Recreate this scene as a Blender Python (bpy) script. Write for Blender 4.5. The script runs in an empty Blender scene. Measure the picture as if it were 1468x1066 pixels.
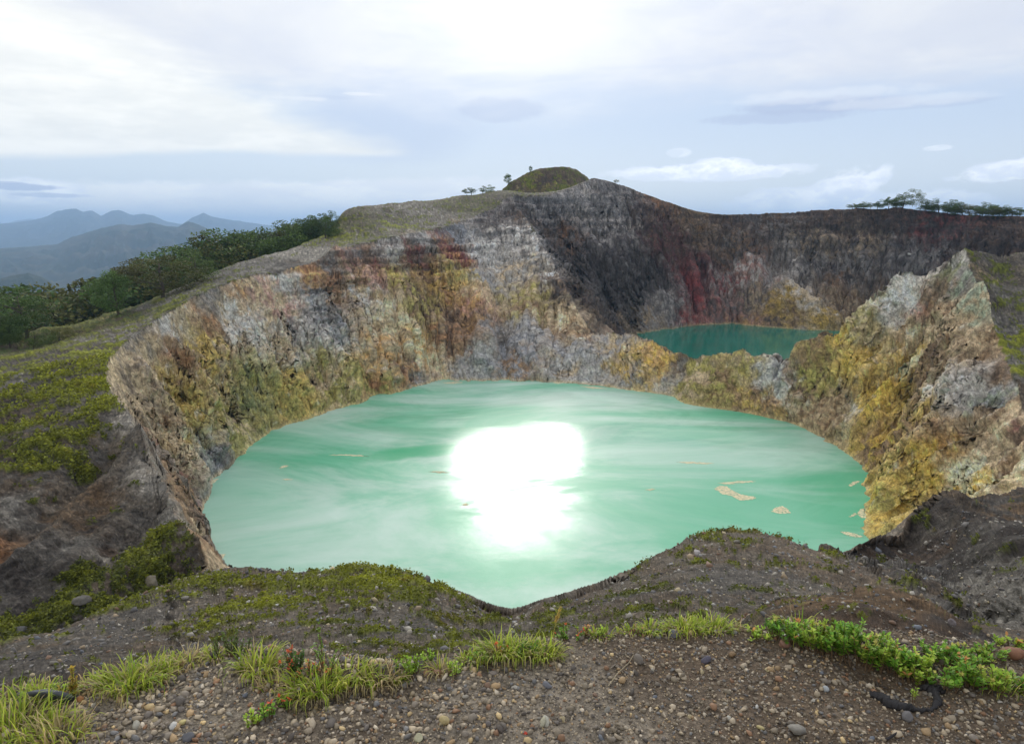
import bpy, math, random
import numpy as np
from mathutils import Vector, Matrix

rng = np.random.default_rng(7)
random.seed(7)
S = bpy.context.scene
COL = S.collection

# ---------------------------------------------------------------- camera
PITCH = math.radians(11.7)
F = 978.67            # focal length in pixels of the 1468 px wide photograph (24 mm)
CX, CY = 734.0, 533.0
cam_d = bpy.data.cameras.new('camera')
cam_d.lens = 24.0
cam_d.sensor_width = 36.0
cam_d.clip_start = 0.05
cam_d.clip_end = 200000
cam = bpy.data.objects.new('camera', cam_d)
COL.objects.link(cam)
cam.location = (0, 0, 0)
cam.rotation_euler = (math.radians(90) - PITCH, 0, 0)
S.camera = cam

# ---------------------------------------------------------------- light
SUN_EL, SUN_AZ = 18.9, 0.4       # degrees; azimuth clockwise from +Y
S.view_settings.view_transform = 'Standard'
S.view_settings.look = 'None'
S.view_settings.gamma = 1.0
S.view_settings.use_curve_mapping = False
S.view_settings.exposure = 0.2
S.cycles.max_bounces = 5
S.cycles.diffuse_bounces = 3
S.cycles.glossy_bounces = 3
S.cycles.transmission_bounces = 3
S.cycles.volume_bounces = 1
S.cycles.caustics_reflective = False
S.cycles.caustics_refractive = False
S.cycles.sample_clamp_indirect = 4.0

sun_d = bpy.data.lights.new('sun', 'SUN')
sun_d.energy = 1.2
sun_d.angle = math.radians(10)
sun_d.color = (1.0, 0.96, 0.88)
sun = bpy.data.objects.new('sun', sun_d)
COL.objects.link(sun)
_e, _a = math.radians(SUN_EL), math.radians(SUN_AZ)
sun_dir = Vector((math.sin(_a) * math.cos(_e), math.cos(_a) * math.cos(_e), math.sin(_e)))
sun.rotation_euler = sun_dir.to_track_quat('Z', 'Y').to_euler()


class NB:
    """small helper to write node maths"""
    def __init__(self, tree):
        self.t = tree
        self.n = tree.nodes
        self.l = tree.links

    def new(self, typ, **kw):
        nd = self.n.new(typ)
        for k, v in kw.items():
            setattr(nd, k, v)
        return nd

    def put(self, sock, v):
        if isinstance(v, bpy.types.NodeSocket):
            self.l.new(v, sock)
        else:
            sock.default_value = v

    def m(self, op, a, b=None, c=None, clamp=False):
        nd = self.new('ShaderNodeMath', operation=op, use_clamp=clamp)
        self.put(nd.inputs[0], a)
        if b is not None:
            self.put(nd.inputs[1], b)
        if c is not None:
            self.put(nd.inputs[2], c)
        return nd.outputs[0]

    def ss(self, lo, hi, x):
        nd = self.new('ShaderNodeMapRange', interpolation_type='SMOOTHSTEP')
        self.put(nd.inputs['Value'], x)
        nd.inputs['From Min'].default_value = lo
        nd.inputs['From Max'].default_value = hi
        return nd.outputs[0]

    def mix(self, f, a, b, blend='MIX'):
        nd = self.new('ShaderNodeMix', data_type='RGBA', blend_type=blend)
        self.put(nd.inputs[0], f)
        for s, v in ((nd.inputs[6], a), (nd.inputs[7], b)):
            if not isinstance(v, bpy.types.NodeSocket) and len(v) == 3:
                v = (*v, 1)
            self.put(s, v)
        return nd.outputs[2]

    def xyz(self, x, y, z=0.0):
        nd = self.new('ShaderNodeCombineXYZ')
        self.put(nd.inputs[0], x); self.put(nd.inputs[1], y); self.put(nd.inputs[2], z)
        return nd.outputs[0]

    def noise(self, vec, scale, detail=4, rough=0.5, dist=0.0, color=False):
        nd = self.new('ShaderNodeTexNoise')
        if vec is not None:
            self.l.new(vec, nd.inputs['Vector'])
        nd.inputs['Scale'].default_value = scale
        nd.inputs['Detail'].default_value = detail
        nd.inputs['Roughness'].default_value = rough
        nd.inputs['Distortion'].default_value = dist
        return nd.outputs['Color' if color else 'Fac']


def azel(px, py):
    """direction of a photo pixel as azimuth and elevation in degrees"""
    u, v = (px - CX) / F, (CY - py) / F
    fw = math.cos(PITCH) + v * math.sin(PITCH)
    up = -math.sin(PITCH) + v * math.cos(PITCH)
    return math.degrees(math.atan2(u, fw)), math.degrees(math.atan2(up, math.hypot(u, fw)))


# ---------------------------------------------------------------- sky
def build_world():
    w = bpy.data.worlds.new('World')
    S.world = w
    w.use_nodes = True
    t = w.node_tree
    t.nodes.clear()
    b = NB(t)
    out = b.new('ShaderNodeOutputWorld')
    bg = b.new('ShaderNodeBackground')
    STR = 0.1
    bg.inputs['Strength'].default_value = STR
    b.l.new(bg.outputs[0], out.inputs[0])
    sky = b.new('ShaderNodeTexSky', sky_type='NISHITA')
    sky.sun_disc = False
    sky.sun_elevation = math.radians(SUN_EL)
    sky.sun_rotation = math.radians(SUN_AZ)
    sky.altitude = 1600
    sky.air_density = 1.3
    sky.dust_density = 0.3
    tc = b.new('ShaderNodeTexCoord')
    sep = b.new('ShaderNodeSeparateXYZ')
    b.l.new(tc.outputs['Generated'], sep.inputs[0])
    X, Y, Z = sep.outputs
    DEG = 57.29578
    az = b.m('MULTIPLY', b.m('ARCTAN2', X, Y), DEG)
    el = b.m('MULTIPLY', b.m('ARCSINE', Z), DEG)
    el0 = b.m('MAXIMUM', el, 0.0)
    # noise domains: near the horizon layers are seen edge on, so stretched sideways
    P1 = b.xyz(b.m('MULTIPLY', az, 0.045), b.m('MULTIPLY', el, 0.20), 0.0)
    P2 = b.xyz(b.m('MULTIPLY', az, 0.16), b.m('MULTIPLY', el, 0.55), 3.7)
    # veil drawn on a flat layer high above
    zc = b.m('ADD', b.m('MAXIMUM', Z, 0.0), 0.10)
    P3 = b.xyz(b.m('DIVIDE', X, zc), b.m('DIVIDE', Y, zc), 0.0)
    n1 = b.noise(P1, 1.0, 5, 0.55, 0.3)
    n2 = b.noise(P2, 1.0, 6, 0.6)
    n3 = b.noise(P3, 0.55, 6, 0.55, 0.6)
    n4 = b.noise(P3, 1.6, 6, 0.6, 0.4)
    n5 = b.noise(b.xyz(b.m('MULTIPLY', az, 0.5), b.m('MULTIPLY', el, 0.9), 9.0), 1.0, 7, 0.62)

    def cn(n, k):
        return b.m('MULTIPLY', b.m('SUBTRACT', n, 0.5), k)

    K = 1.0 / STR

    def C(r, g, bl):
        return (r * K, g * K, bl * K)
    # thin veil of high haze over the clear sky
    pale = b.mix(b.ss(0.5, 9.0, el), C(.86, .88, .90), C(.58, .66, .82))
    base = b.mix(0.82, sky.outputs[0], pale)
    # darker bluer to the right, milkier to the left
    base = b.mix(b.m('MULTIPLY', b.ss(-4, -30, az), 0.45), base, C(.74, .83, .88))
    # high cloud sheet
    e1 = b.m('ADD', el, b.m('ADD', cn(n1, 9.0), cn(n2, 3.0)))
    veil = b.ss(7.5, 12.5, e1)
    vcol = b.mix(b.ss(0.36, 0.62, n3), C(.66, .69, .77), C(.83, .835, .83))
    vcol = b.mix(b.m('MULTIPLY', b.ss(0.55, 0.38, n1), .5), vcol, C(.58, .63, .77))
    vcol = b.mix(b.m('MULTIPLY', b.ss(0.45, 0.75, n4), 0.5), vcol, C(.90, .89, .86))
    col = b.mix(b.m('MULTIPLY', veil, 0.94), base, vcol)

    def ell(px, py, rx, ry, soft=1.0, nz=None, k=0.0, rot=0.0):
        """soft mask of a cloud at the direction of a point, radii in degrees"""
        a0, e0 = azel(px, py)
        da = b.m('SUBTRACT', az, a0)
        de = b.m('SUBTRACT', el, e0)
        if rot:
            de = b.m('SUBTRACT', de, b.m('MULTIPLY', da, rot))
        q = b.m('ADD', b.m('POWER', b.m('ABSOLUTE', b.m('DIVIDE', da, rx)), 2.0),
                b.m('POWER', b.m('ABSOLUTE', b.m('DIVIDE', de, ry)), 2.0))
        if nz is not None:
            q = b.m('ADD', q, cn(nz, k))
        return b.ss(1.0 + soft * 0.5, 1.0 - soft * 0.5, q)
    # blue-grey gap low on the left, and clearer blue on the middle and right
    gap = ell(560, 175, 6.5, 3.0, 1.4, n2, 1.2)
    # bright wedge of cloud on the left, tapering to the right
    aw, ew = azel(600, 226)
    up_edge = b.m('ADD', b.m('MULTIPLY', b.m('SUBTRACT', aw, az), 0.34), 0.1)   # height above lower edge
    dl = b.m('SUBTRACT', b.m('SUBTRACT', el, ew), cn(n2, 0.9))
    low = b.ss(-0.25, 0.45, b.m('SUBTRACT', dl, b.m('MULTIPLY', b.ss(-20, -38, az), -1.2)))
    top = b.ss(1.4, -1.6, b.m('SUBTRACT', b.m('SUBTRACT', dl, up_edge), cn(n1, 7.0)))
    wedge = b.m('MULTIPLY', b.m('MULTIPLY', low, top), b.ss(aw + 0.4, aw - 2.5, az))
    wcol = b.mix(b.ss(0.35, 0.7, n2), C(.92, .92, .87), C(1.08, 1.06, .98))
    # keep the dusky band above the wedge on its right end
    col = b.mix(b.m('MULTIPLY', gap, 0.5), col, C(.55, .63, .79))
    col = b.mix(b.m('MULTIPLY', wedge, 0.92), col, wcol)
    # low bank of cloud on the left, up to the summit
    ab, eb = azel(420, 262)
    bank_top = b.m('ADD', b.m('MULTIPLY', b.m('SUBTRACT', az, ab), 0.03), eb)
    bk = b.ss(0.35, -0.25, b.m('SUBTRACT', b.m('SUBTRACT', el, bank_top), cn(n5, 1.3)))
    bk = b.m('MULTIPLY', bk, b.m('MULTIPLY', b.ss(3.5, 0.5, az), b.ss(-38, -28, az)))
    bcol = b.mix(b.ss(0.4, 0.65, n2), C(.96, .97, .98), C(1.15, 1.14, 1.08))
    col = b.mix(b.m('MULTIPLY', bk, 0.85), col, bcol)
    # cumulus on the right
    for (px, py, rx, ry, rot, st) in [(1010, 247, 7.2, 0.62, 0, .8), (1035, 240, 2.2, 0.75, 0, .85), (975, 219, .9, .35, 0, .35),
                                 (1150, 291, 5.0, 1.1, 0, .75), (1205, 277, 2.6, 1.5, .25, .85), (1252, 258, 1.2, .8, .5, .7),
                                 (1455, 243, 3.3, .7, .12, .85), (1345, 212, .9, .2, 0, .4), (1330, 290, 4.0, .9, 0, .7),
                                 (40, 275, 3.2, .9, 0, .7)]:
        mk = ell(px, py, rx, ry, 0.7, n5, 3.4, rot)
        cc = b.mix(b.ss(0.4, 0.62, n5), C(.95, .99, 1.06), C(1.30, 1.30, 1.30))
        col = b.mix(b.m('MULTIPLY', mk, st), col, cc)
    # blue-grey streaks
    for (px, py, rx, ry, st) in [(1180, 151, 5.5, .55, .75), (1120, 168, 5.0, .45, .6), (1330, 150, 4.0, .25, .35), (720, 158, 3.2, .9, .45),
                             (30, 268, 2.2, .22, .8), (75, 280, 2.0, .16, .6), (10, 262, 1.0, .1, .6), (470, 140, 2.0, .15, .2)]:
        mk = ell(px, py, rx, ry, 1.0, n5, 2.6)
        col = b.mix(b.m('MULTIPLY', mk, st), col, C(.46, .53, .70))
    for (px, py, rx, ry, st) in [(1190, 137, 6.0, .45, .35), (1290, 146, 5.0, .35, .35), (520, 135, 1.6, .12, .5), (430, 141, 1.6, .15, .4)]:
        mk = ell(px, py, rx, ry, 1.6, n5, 4.0)
        col = b.mix(b.m('MULTIPLY', mk, st), col, C(.90, .91, .93))
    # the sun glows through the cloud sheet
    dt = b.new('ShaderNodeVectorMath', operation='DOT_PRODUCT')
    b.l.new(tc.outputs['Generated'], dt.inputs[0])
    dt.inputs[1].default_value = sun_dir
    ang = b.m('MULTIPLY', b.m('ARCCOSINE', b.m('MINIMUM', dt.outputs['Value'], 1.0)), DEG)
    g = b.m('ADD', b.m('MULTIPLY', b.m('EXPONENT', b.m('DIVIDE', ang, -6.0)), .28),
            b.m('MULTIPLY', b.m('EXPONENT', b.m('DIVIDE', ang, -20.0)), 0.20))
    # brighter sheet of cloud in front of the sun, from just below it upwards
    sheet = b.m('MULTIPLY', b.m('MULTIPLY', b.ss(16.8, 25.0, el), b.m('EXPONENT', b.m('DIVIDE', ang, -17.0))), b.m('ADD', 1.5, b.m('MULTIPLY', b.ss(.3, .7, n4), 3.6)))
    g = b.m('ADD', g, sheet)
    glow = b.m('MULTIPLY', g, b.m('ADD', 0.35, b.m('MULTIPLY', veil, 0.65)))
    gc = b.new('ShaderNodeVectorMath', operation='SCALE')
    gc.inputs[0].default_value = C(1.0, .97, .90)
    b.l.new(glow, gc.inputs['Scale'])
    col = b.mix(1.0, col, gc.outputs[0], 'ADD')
    # below the horizon: dim land colour
    col = b.mix(b.ss(-0.2, -4.0, el), col, C(.25, .30, .36))
    b.l.new(col, bg.inputs['Color'])
    w.cycles.sampling_method = 'MANUAL'
    w.cycles.sample_map_resolution = 1024


build_world()


# ---------------------------------------------------------------- noise in numpy
_G = rng.normal(size=(4096, 3)).astype(np.float32)
_G /= np.linalg.norm(_G, axis=1, keepdims=True)


def perlin(x, y, z, seed=0):
    x = np.asarray(x, np.float32); y = np.asarray(y, np.float32); z = np.asarray(z, np.float32)
    x, y, z = np.broadcast_arrays(x, y, z)
    fx, fy, fz = np.floor(x), np.floor(y), np.floor(z)
    ix, iy, iz = fx.astype(np.int64), fy.astype(np.int64), fz.astype(np.int64)
    x = x - fx; y = y - fy; z = z - fz
    u = x * x * x * (x * (x * 6 - 15) + 10)
    v = y * y * y * (y * (y * 6 - 15) + 10)
    w = z * z * z * (z * (z * 6 - 15) + 10)
    HX = (ix * 73856093, (ix + 1) * 73856093)
    HY = (iy * 19349663, (iy + 1) * 19349663)
    HZ = (iz * 83492791 + seed * 7919, (iz + 1) * 83492791 + seed * 7919)
    res = 0
    for i in (0, 1):
        wi = u if i else 1 - u
        for j in (0, 1):
            wj = wi * (v if j else 1 - v)
            for k in (0, 1):
                h = HX[i] ^ HY[j] ^ HZ[k]
                g = _G[((h ^ (h >> 13)) * 1274126177 >> 8) & 4095]
                res = res + wj * (w if k else 1 - w) * (g[..., 0] * (x - i) + g[..., 1] * (y - j) + g[..., 2] * (z - k))
    return res * 1.5


def fbm(x, y, z, octv=4, seed=0, gain=0.5, ridged=False):
    a, s, t = 1.0, 0.0, 0.0
    f = 1.0
    for o in range(octv):
        n = perlin(x * f, y * f, z * f, seed + o * 17)
        if ridged:
            n = 1 - 2 * np.abs(n) * 1.4
        s = s + a * n
        t += a
        a *= gain
        f *= 2.03
    return s / t


def sstep(a, b, x):
    t = np.clip((x - a) / (b - a), 0, 1)
    return t * t * (3 - 2 * t)


# ---------------------------------------------------------------- survey of the place
def ray(px, py):
    """direction (x, z) per metre forward for a point seen in the photograph"""
    u, v = (px - CX) / F, (CY - py) / F
    fw = math.cos(PITCH) + v * math.sin(PITCH)
    up = -math.sin(PITCH) + v * math.cos(PITCH)
    return u / fw, up / fw


def P(px, py, y):
    a, c = ray(px, py)
    return (a * y, y, c * y)


LAKE_Z = -110.0
# rim and landscape points: photo position and forward distance in metres
H0P = [
    # left rim of the near crater
    (160, 510, 273), (185, 590, 212), (205, 640, 190), (235, 700, 170), (265, 760, 152), (300, 812, 141),
    (185, 486, 295), (220, 462, 315), (260, 437, 348), (300, 415, 380), (340, 401, 405), (375, 392, 430), (440, 378, 470),
    (470, 364, 500), (500, 353, 530), (560, 340, 560), (600, 333, 605), (640, 325, 660), (670, 313, 710), (700, 300, 755), (735, 280, 800),
    # arete and dividing wall
    (765, 325, 740), (790, 370, 670), (812, 412, 610), (830, 448, 565), (850, 475, 530), (880, 477, 518), (905, 480, 508), (935, 495, 492),
    (960, 505, 478), (985, 511, 462), (1000, 517, 452), (1030, 513, 440), (1065, 508, 430), (1080, 514, 424), (1095, 516, 420), (1110, 519, 412), (1122, 523, 409),
    (1135, 512, 402), (1150, 502, 396), (1180, 488, 386), (1210, 478, 380), (1228, 455, 379), (1245, 440, 378), (1268, 424, 376), (1290, 415, 374), (1315, 408, 368),
    (1340, 392, 362), (1360, 372, 355), (1380, 355, 348),
    # right rim
    (1395, 395, 325), (1405, 430, 308), (1420, 470, 290), (1440, 510, 268), (1455, 540, 252), (1468, 590, 232),
    # mossy slope right of it
    (1468, 358, 352), (1440, 400, 335), (1468, 450, 295), (1468, 520, 262), (1550, 380, 340), (1600, 480, 290),
    (1560, 640, 205), (1620, 560, 250),
    # right dark mass
    (1242, 775, 108), (1228, 803, 100), (1262, 752, 116), (1300, 733, 125), (1340, 722, 129), (1380, 714, 131), (1425, 706, 133), (1468, 697, 135),
    (1350, 800, 90), (1400, 760, 108), (1450, 850, 62), (1468, 780, 92), (1290, 810, 90), (1430, 908, 44), (1380, 880, 56), (1468, 900, 42),
    (1560, 700, 130), (1600, 850, 60),
    # right hump
    (1040, 757, 75), (1000, 763, 74), (960, 779, 70), (920, 801, 64), (850, 836, 52), (800, 852, 47), (765, 864, 44),
    (1100, 763, 77), (1160, 786, 75), (1205, 799, 72), (1222, 808, 70), (1265, 832, 63), (1310, 856, 56), (1370, 890, 46),
    (1040, 800, 56), (1040, 850, 38), (1130, 820, 52), (900, 850, 42), (850, 880, 33), (950, 880, 29), (1200, 846, 44), (1280, 868, 36),
    # notch
    (740, 884, 44), (738, 900, 34), (720, 930, 24),
    # left hump
    (320, 817, 60), (380, 819, 58), (440, 820, 57), (500, 814, 56), (560, 820, 55), (600, 824, 54), (650, 841, 51), (700, 864, 47),
    (260, 833, 60), (200, 856, 57), (150, 878, 54), (100, 900, 50), (50, 915, 47), (0, 930, 44), (-80, 960, 40),
    (500, 850, 44), (350, 860, 42), (500, 890, 34), (600, 880, 36), (500, 925, 25), (300, 900, 33), (200, 925, 28), (620, 920, 27),
    (100, 950, 26), (0, 975, 22),
    # red mound
    (1060, 878, 15), (1120, 868, 12.5), (1200, 860, 11.5), (1280, 862, 11), (1330, 872, 10.5), (1380, 892, 10), (1440, 918, 9.5),
    (1200, 885, 9), (1300, 890, 8.5), (1380, 912, 8), (1100, 895, 9),
    # left flank of the near crater
    (0, 530, 262), (60, 515, 268), (110, 500, 280), (-150, 560, 250),
    (0, 610, 205), (0, 690, 163), (100, 600, 207), (100, 700, 168), (60, 760, 148), (150, 640, 192), (180, 700, 172), (200, 760, 156),
    (100, 800, 141), (0, 800, 136), (0, 880, 120), (120, 850, 128), (230, 800, 146), (260, 830, 138), (-150, 750, 150), (-200, 900, 110),
    # valley and forest slope on the left
    (40, 500, 330), (100, 480, 345), (200, 455, 352), (0, 480, 365), (-120, 500, 360), (150, 455, 385), (60, 470, 385),
    (0, 492, 385), (50, 482, 392), (100, 470, 400), (150, 452, 410), (200, 436, 420), (250, 415, 440), (300, 393, 465), (340, 378, 490),
    (380, 365, 520), (420, 355, 550), (455, 343, 580), (478, 337, 600),
    (300, 405, 425), (380, 380, 470), (430, 366, 510), (480, 352, 540),
    # upper slope skyline on the left of the summit
    (492, 302, 670), (520, 296, 690), (560, 290, 720), (600, 288, 755), (640, 285, 790), (670, 280, 815), (700, 275, 845), (722, 273, 860),
    (560, 320, 630), (640, 305, 725), (700, 288, 790), (520, 340, 575),
    # far rim
    (752, 281, 815), (775, 279, 835), (800, 275, 855), (825, 266, 872), (850, 255, 885), (875, 260, 895), (905, 270, 905), (930, 280, 915), (965, 292, 920), (1000, 301, 922), (1030, 306, 910),
    (1060, 307, 920), (1100, 306, 920), (1140, 304, 912), (1170, 300, 900), (1230, 298, 880), (1290, 297, 860), (1340, 303, 840), (1400, 309, 800),
    (1468, 310, 760), (1600, 315, 680), (1700, 330, 600),
]
# further points given as (x, y, z)
H0W = [
    (330, 380, -25), (450, 440, -10), (560, 560, 5), (700, 600, 0), (330, 250, -60), (450, 150, -110), (260, 120, -90),
    (-60, 90, -70), (60, 110, -48), (0, 110, -60),
    (-420, 520, -170), (-600, 700, -330), (-330, 640, -160), (-200, 760, -60), (-500, 300, -220), (-400, 150, -180), (-220, 60, -120),
    (-60, 12, -32), (-20, 3, -11), (-90, 0, -40), (-300, 0, -150), (50, 5, -20), (16, 3.5, -6.5), (150, 0, -45), (400, 0, -150),
    (0, 980, 20), (-200, 1000, -40), (150, 1250, -60), (400, 1200, -60), (700, 980, -50), (900, 700, -80),
    (0, 1600, -350), (800, 1500, -330), (-800, 1400, -430), (1500, 800, -350), (-1300, 600, -460),
    (1500, -500, -400), (0, -1500, -400), (-1500, -500, -460),
    (0, -8, -1.9), (0, -40, -8), (0, -200, -60), (30, -40, -12), (-30, -40, -12),
    (0, 3.6, -4.4), (-1.2, 3.4, -4.2), (1.2, 3.6, -4.4), (2.4, 3.8, -4.6), (-2.4, 3.4, -4.2), (4, 4.2, -5.0), (-4, 3.6, -5.0), (7, 5, -6.0),
    (0, 7, -6.6), (-3, 7, -6.6), (3.0, 6.5, -5.2), (-7, 7, -8.5), (0, 13, -10.8), (-6, 13, -11), (4, 14, -10.6), (9, 17, -13.5), (14, 12, -9.5),
    (0, 0, -1.8), (1, 1, -2), (-1, 1, -2),
    (0, 4000, -800), (3000, 3000, -800), (-3000, 3000, -800), (4000, 0, -800), (-4000, 0, -800), (0, -4000, -800), (3000, -3000, -800), (-3000, -3000, -800),
]
pts = np.array([P(*p) for p in H0P] + H0W, float)


def feat(x, y):
    r = np.sqrt(x * x + y * y) + 0.3
    l = np.log(r)
    return np.stack([x / r * 2.4, y / r * 2.4, l], -1)


def kern(d2):
    return np.sqrt(d2 + 0.02 ** 2)


fp = feat(pts[:, 0], pts[:, 1])
sv = pts[:, 2] / (np.hypot(pts[:, 0], pts[:, 1]) + 0.3)
d2 = ((fp[:, None] - fp[None]) ** 2).sum(-1)
A = -kern(d2) + np.eye(len(fp)) * -0.0015 * -1
Pm = np.concatenate([np.ones((len(fp), 1)), fp[:, 2:3]], 1)
M = np.block([[-kern(d2) - 0.0004 * -np.eye(len(fp)), Pm], [Pm.T, np.zeros((2, 2))]])
sol = np.linalg.solve(M, np.concatenate([sv, [0, 0]]))
W_, B_ = sol[:-2], sol[-2:]

TN, RN = 1440, 420
tth = np.linspace(-math.pi, math.pi, TN)
tlr = np.linspace(math.log(0.3), math.log(7000), RN)
T, L = np.meshgrid(tth, tlr, indexing='ij')
rr = np.exp(L) - 0.3 + 1e-4
fq = feat(np.sin(T) * rr, np.cos(T) * rr).reshape(-1, 3).astype(np.float32)
tab = np.zeros(len(fq), np.float32)
fp32 = fp.astype(np.float32)
for i in range(0, len(fq), 60000):
    q = fq[i:i + 60000]
    dd = (q * q).sum(1)[:, None] + (fp32 * fp32).sum(1)[None] - 2 * q @ fp32.T
    tab[i:i + 60000] = -np.sqrt(np.maximum(dd, 0) + 0.0004) @ W_.astype(np.float32) + B_[0] + B_[1] * q[:, 2]
tab = tab.reshape(TN, RN)


def H0(x, y):
    r = np.hypot(x, y)
    t = (np.arctan2(x, y) + math.pi) / (2 * math.pi) * (TN - 1)
    l = (np.log(r + 0.3) - tlr[0]) / (tlr[-1] - tlr[0]) * (RN - 1)
    t = np.clip(t, 0, TN - 1.001); l = np.clip(l, 0, RN - 1.001)
    i, j = t.astype(int), l.astype(int)
    ft, fl = t - i, l - j
    s = (tab[i, j] * (1 - ft) + tab[i + 1, j] * ft) * (1 - fl) + (tab[i, j + 1] * (1 - ft) + tab[i + 1, j + 1] * ft) * fl
    return s * (r + 0.3)


def xy_at(px, py, z):
    a, c = ray(px, py)
    y = z / c
    return (a * y, y)


C1 = (5.0, 330.0)
SH1 = [xy_at(px, py, LAKE_Z) for (px, py) in
       [(320, 812), (306, 790), (296, 760), (290, 725), (300, 692), (318, 672), (345, 650), (370, 630), (400, 613), (435, 602), (470, 590), (515, 577), (560, 565), (600, 552), (640, 547),
        (740, 545), (800, 547), (850, 552), (900, 558), (965, 568), (975, 576), (990, 580), (1030, 586), (1080, 593), (1140, 608), (1200, 638), (1235, 665), (1242, 700),
        (1240, 765)]] + [(128, 214), (110, 190), (75, 172), (35, 165), (0, 162), (-35, 164), (-70, 178), (-90, 196)]
RM1 = [P(*p) for p in H0P[:50]] + [P(*p) for p in H0P[50:56]] + [(185, 200, -56), (160, 160, -56), (120, 137, -53)] + \
      [P(1380, 714, 131), P(1300, 733, 125), P(1242, 775, 108), P(1160, 786, 75), P(1100, 763, 77), P(1040, 757, 75), P(1000, 763, 74), P(920, 801, 64),
       P(850, 836, 52), P(765, 864, 44), P(740, 884, 44), P(700, 864, 47), P(650, 841, 51), P(560, 820, 55), P(500, 814, 56), P(380, 819, 58),
       (-45, 75, -42), (-62, 105, -62), (-72, 122, -70)]
C2 = (250.0, 650.0)
SH2 = [xy_at(px, py, LAKE_Z) for (px, py) in [(905, 482), (925, 476), (960, 471), (1000, 466), (1050, 464), (1078, 467), (1100, 463), (1125, 466), (1150, 469), (1180, 469), (1220, 470)]] + \
      [(425, 720), (410, 640), (370, 560), (300, 500), (235, 470), (195, 462), (165, 482), (142, 520), (125, 580), (116, 650)]
RM2 = [P(*p) for p in H0P[20:50]] + [(330, 380, -25), (450, 440, -10), (560, 560, 5)] + \
      [P(*p) for p in [(1600, 315, 680), (1468, 310, 760), (1400, 309, 800), (1340, 303, 840), (1290, 297, 860), (1230, 298, 880), (1170, 300, 900), (1100, 306, 920), (1060, 307, 920),
                       (1000, 301, 922), (965, 292, 920), (930, 280, 915), (905, 270, 905), (875, 260, 895), (850, 255, 885), (825, 266, 872), (800, 275, 855), (775, 279, 835), (752, 281, 815)]]


def ring(c, pl, val=None, sm=1.0):
    pl = np.array(pl, float)
    a = np.arctan2(pl[:, 1] - c[1], pl[:, 0] - c[0])
    v = np.hypot(pl[:, 0] - c[0], pl[:, 1] - c[1]) if val is None else pl[:, 2]
    o = np.argsort(a)
    a, v = a[o], v[o]
    g = np.linspace(-math.pi, math.pi, 1441)
    r = np.interp(g, np.concatenate([a - 2 * math.pi, a, a + 2 * math.pi]), np.concatenate([v, v, v]))[:-1]
    k = int(sm * 4) * 2 + 1
    ker = np.hanning(k + 2); ker /= ker.sum()
    r2 = np.convolve(np.concatenate([r[-k:], r, r[:k]]), ker, 'same')[k:-k]
    return np.concatenate([r2, r2[:1]])


R1S, R1R, R1Z = ring(C1, SH1, sm=.8), ring(C1, RM1, sm=.8), ring(C1, RM1, 1, sm=.8)
R2S, R2R, R2Z = ring(C2, SH2, sm=.6), ring(C2, RM2, sm=.8), ring(C2, RM2, 1, sm=.8)
RG = np.linspace(-math.pi, math.pi, 1441)


def bowl(x, y, c, RS, RR, RZ, seed):
    dx, dy = x - c[0], y - c[1]
    a = np.arctan2(dy, dx)
    rho = np.hypot(dx, dy)
    sh = np.interp(a, RG, RS); ri = np.interp(a, RG, RR); rz = np.interp(a, RG, RZ)
    ri = np.maximum(ri, sh + 6)
    # gullies and ribs running down the wall
    t0 = np.clip((rho - sh) / (ri - sh), 0, 1)
    ca, sa = np.cos(a), np.sin(a)
    rib = fbm(ca * 9, sa * 9, t0 * 0.8 + seed, 5, seed, 0.6, True) - 0.3
    rib2 = fbm(ca * 34, sa * 34, t0 * 1.5 + seed, 3, seed + 5, 0.6, True) - .3
    wid = np.clip((ri - sh) / 60, 0.25, np.where(y < 240, .5, 2.4))
    t = (rho - sh + (rib * 13 + rib2 * 2.0) * wid * np.sin(np.pi * np.clip(t0 * 0.85 + 0.1, 0, 1))) / (ri - sh)
    tc = np.clip(t, 0, 1)
    dep = RZ_ledge(tc, x, y)
    z = LAKE_Z + (rz - LAKE_Z) * dep
    z = np.where(t > 1, rz + (t - 1) * (ri - sh) * 2.5 + 0.4, z)
    z = np.where(t < 0, LAKE_Z + t * (ri - sh) * 0.6, z)
    return z, t


def RZ_ledge(t, x, y):
    # lower wall of broken rock, steep cut at the top
    return np.where(t < 0.86, t * 0.98, 0.8428 + (t - 0.86) / 0.14 * 0.1572)


def seg_dist(x, y, pl):
    """distance to a polyline and the parameter along it"""
    best = np.full(np.shape(x), 1e9); par = np.zeros(np.shape(x))
    n = len(pl) - 1
    for i in range(n):
        ax, ay = pl[i][:2]; bx, by = pl[i + 1][:2]
        vx, vy = bx - ax, by - ay
        t = np.clip(((x - ax) * vx + (y - ay) * vy) / (vx * vx + vy * vy + 1e-9), 0, 1)
        d = np.hypot(x - ax - t * vx, y - ay - t * vy)
        m = d < best
        best = np.where(m, d, best); par = np.where(m, (i + t), par)
    return best, par


SPUR2 = [P(1120, 396, 838), P(1135, 402, 815), P(1165, 425, 790), P(1200, 448, 775), P(1235, 462, 768)]
HILL = [P(px_, py_, 1010 + k_ * 5) for k_, (px_, py_) in enumerate([(718, 275), (730, 262), (745, 253), (760, 246), (778, 240), (795, 238), (812, 239), (827, 244), (842, 254), (860, 270)])]
BUMPS = []     # (polyline, width, height) found by looking along photo directions


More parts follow.
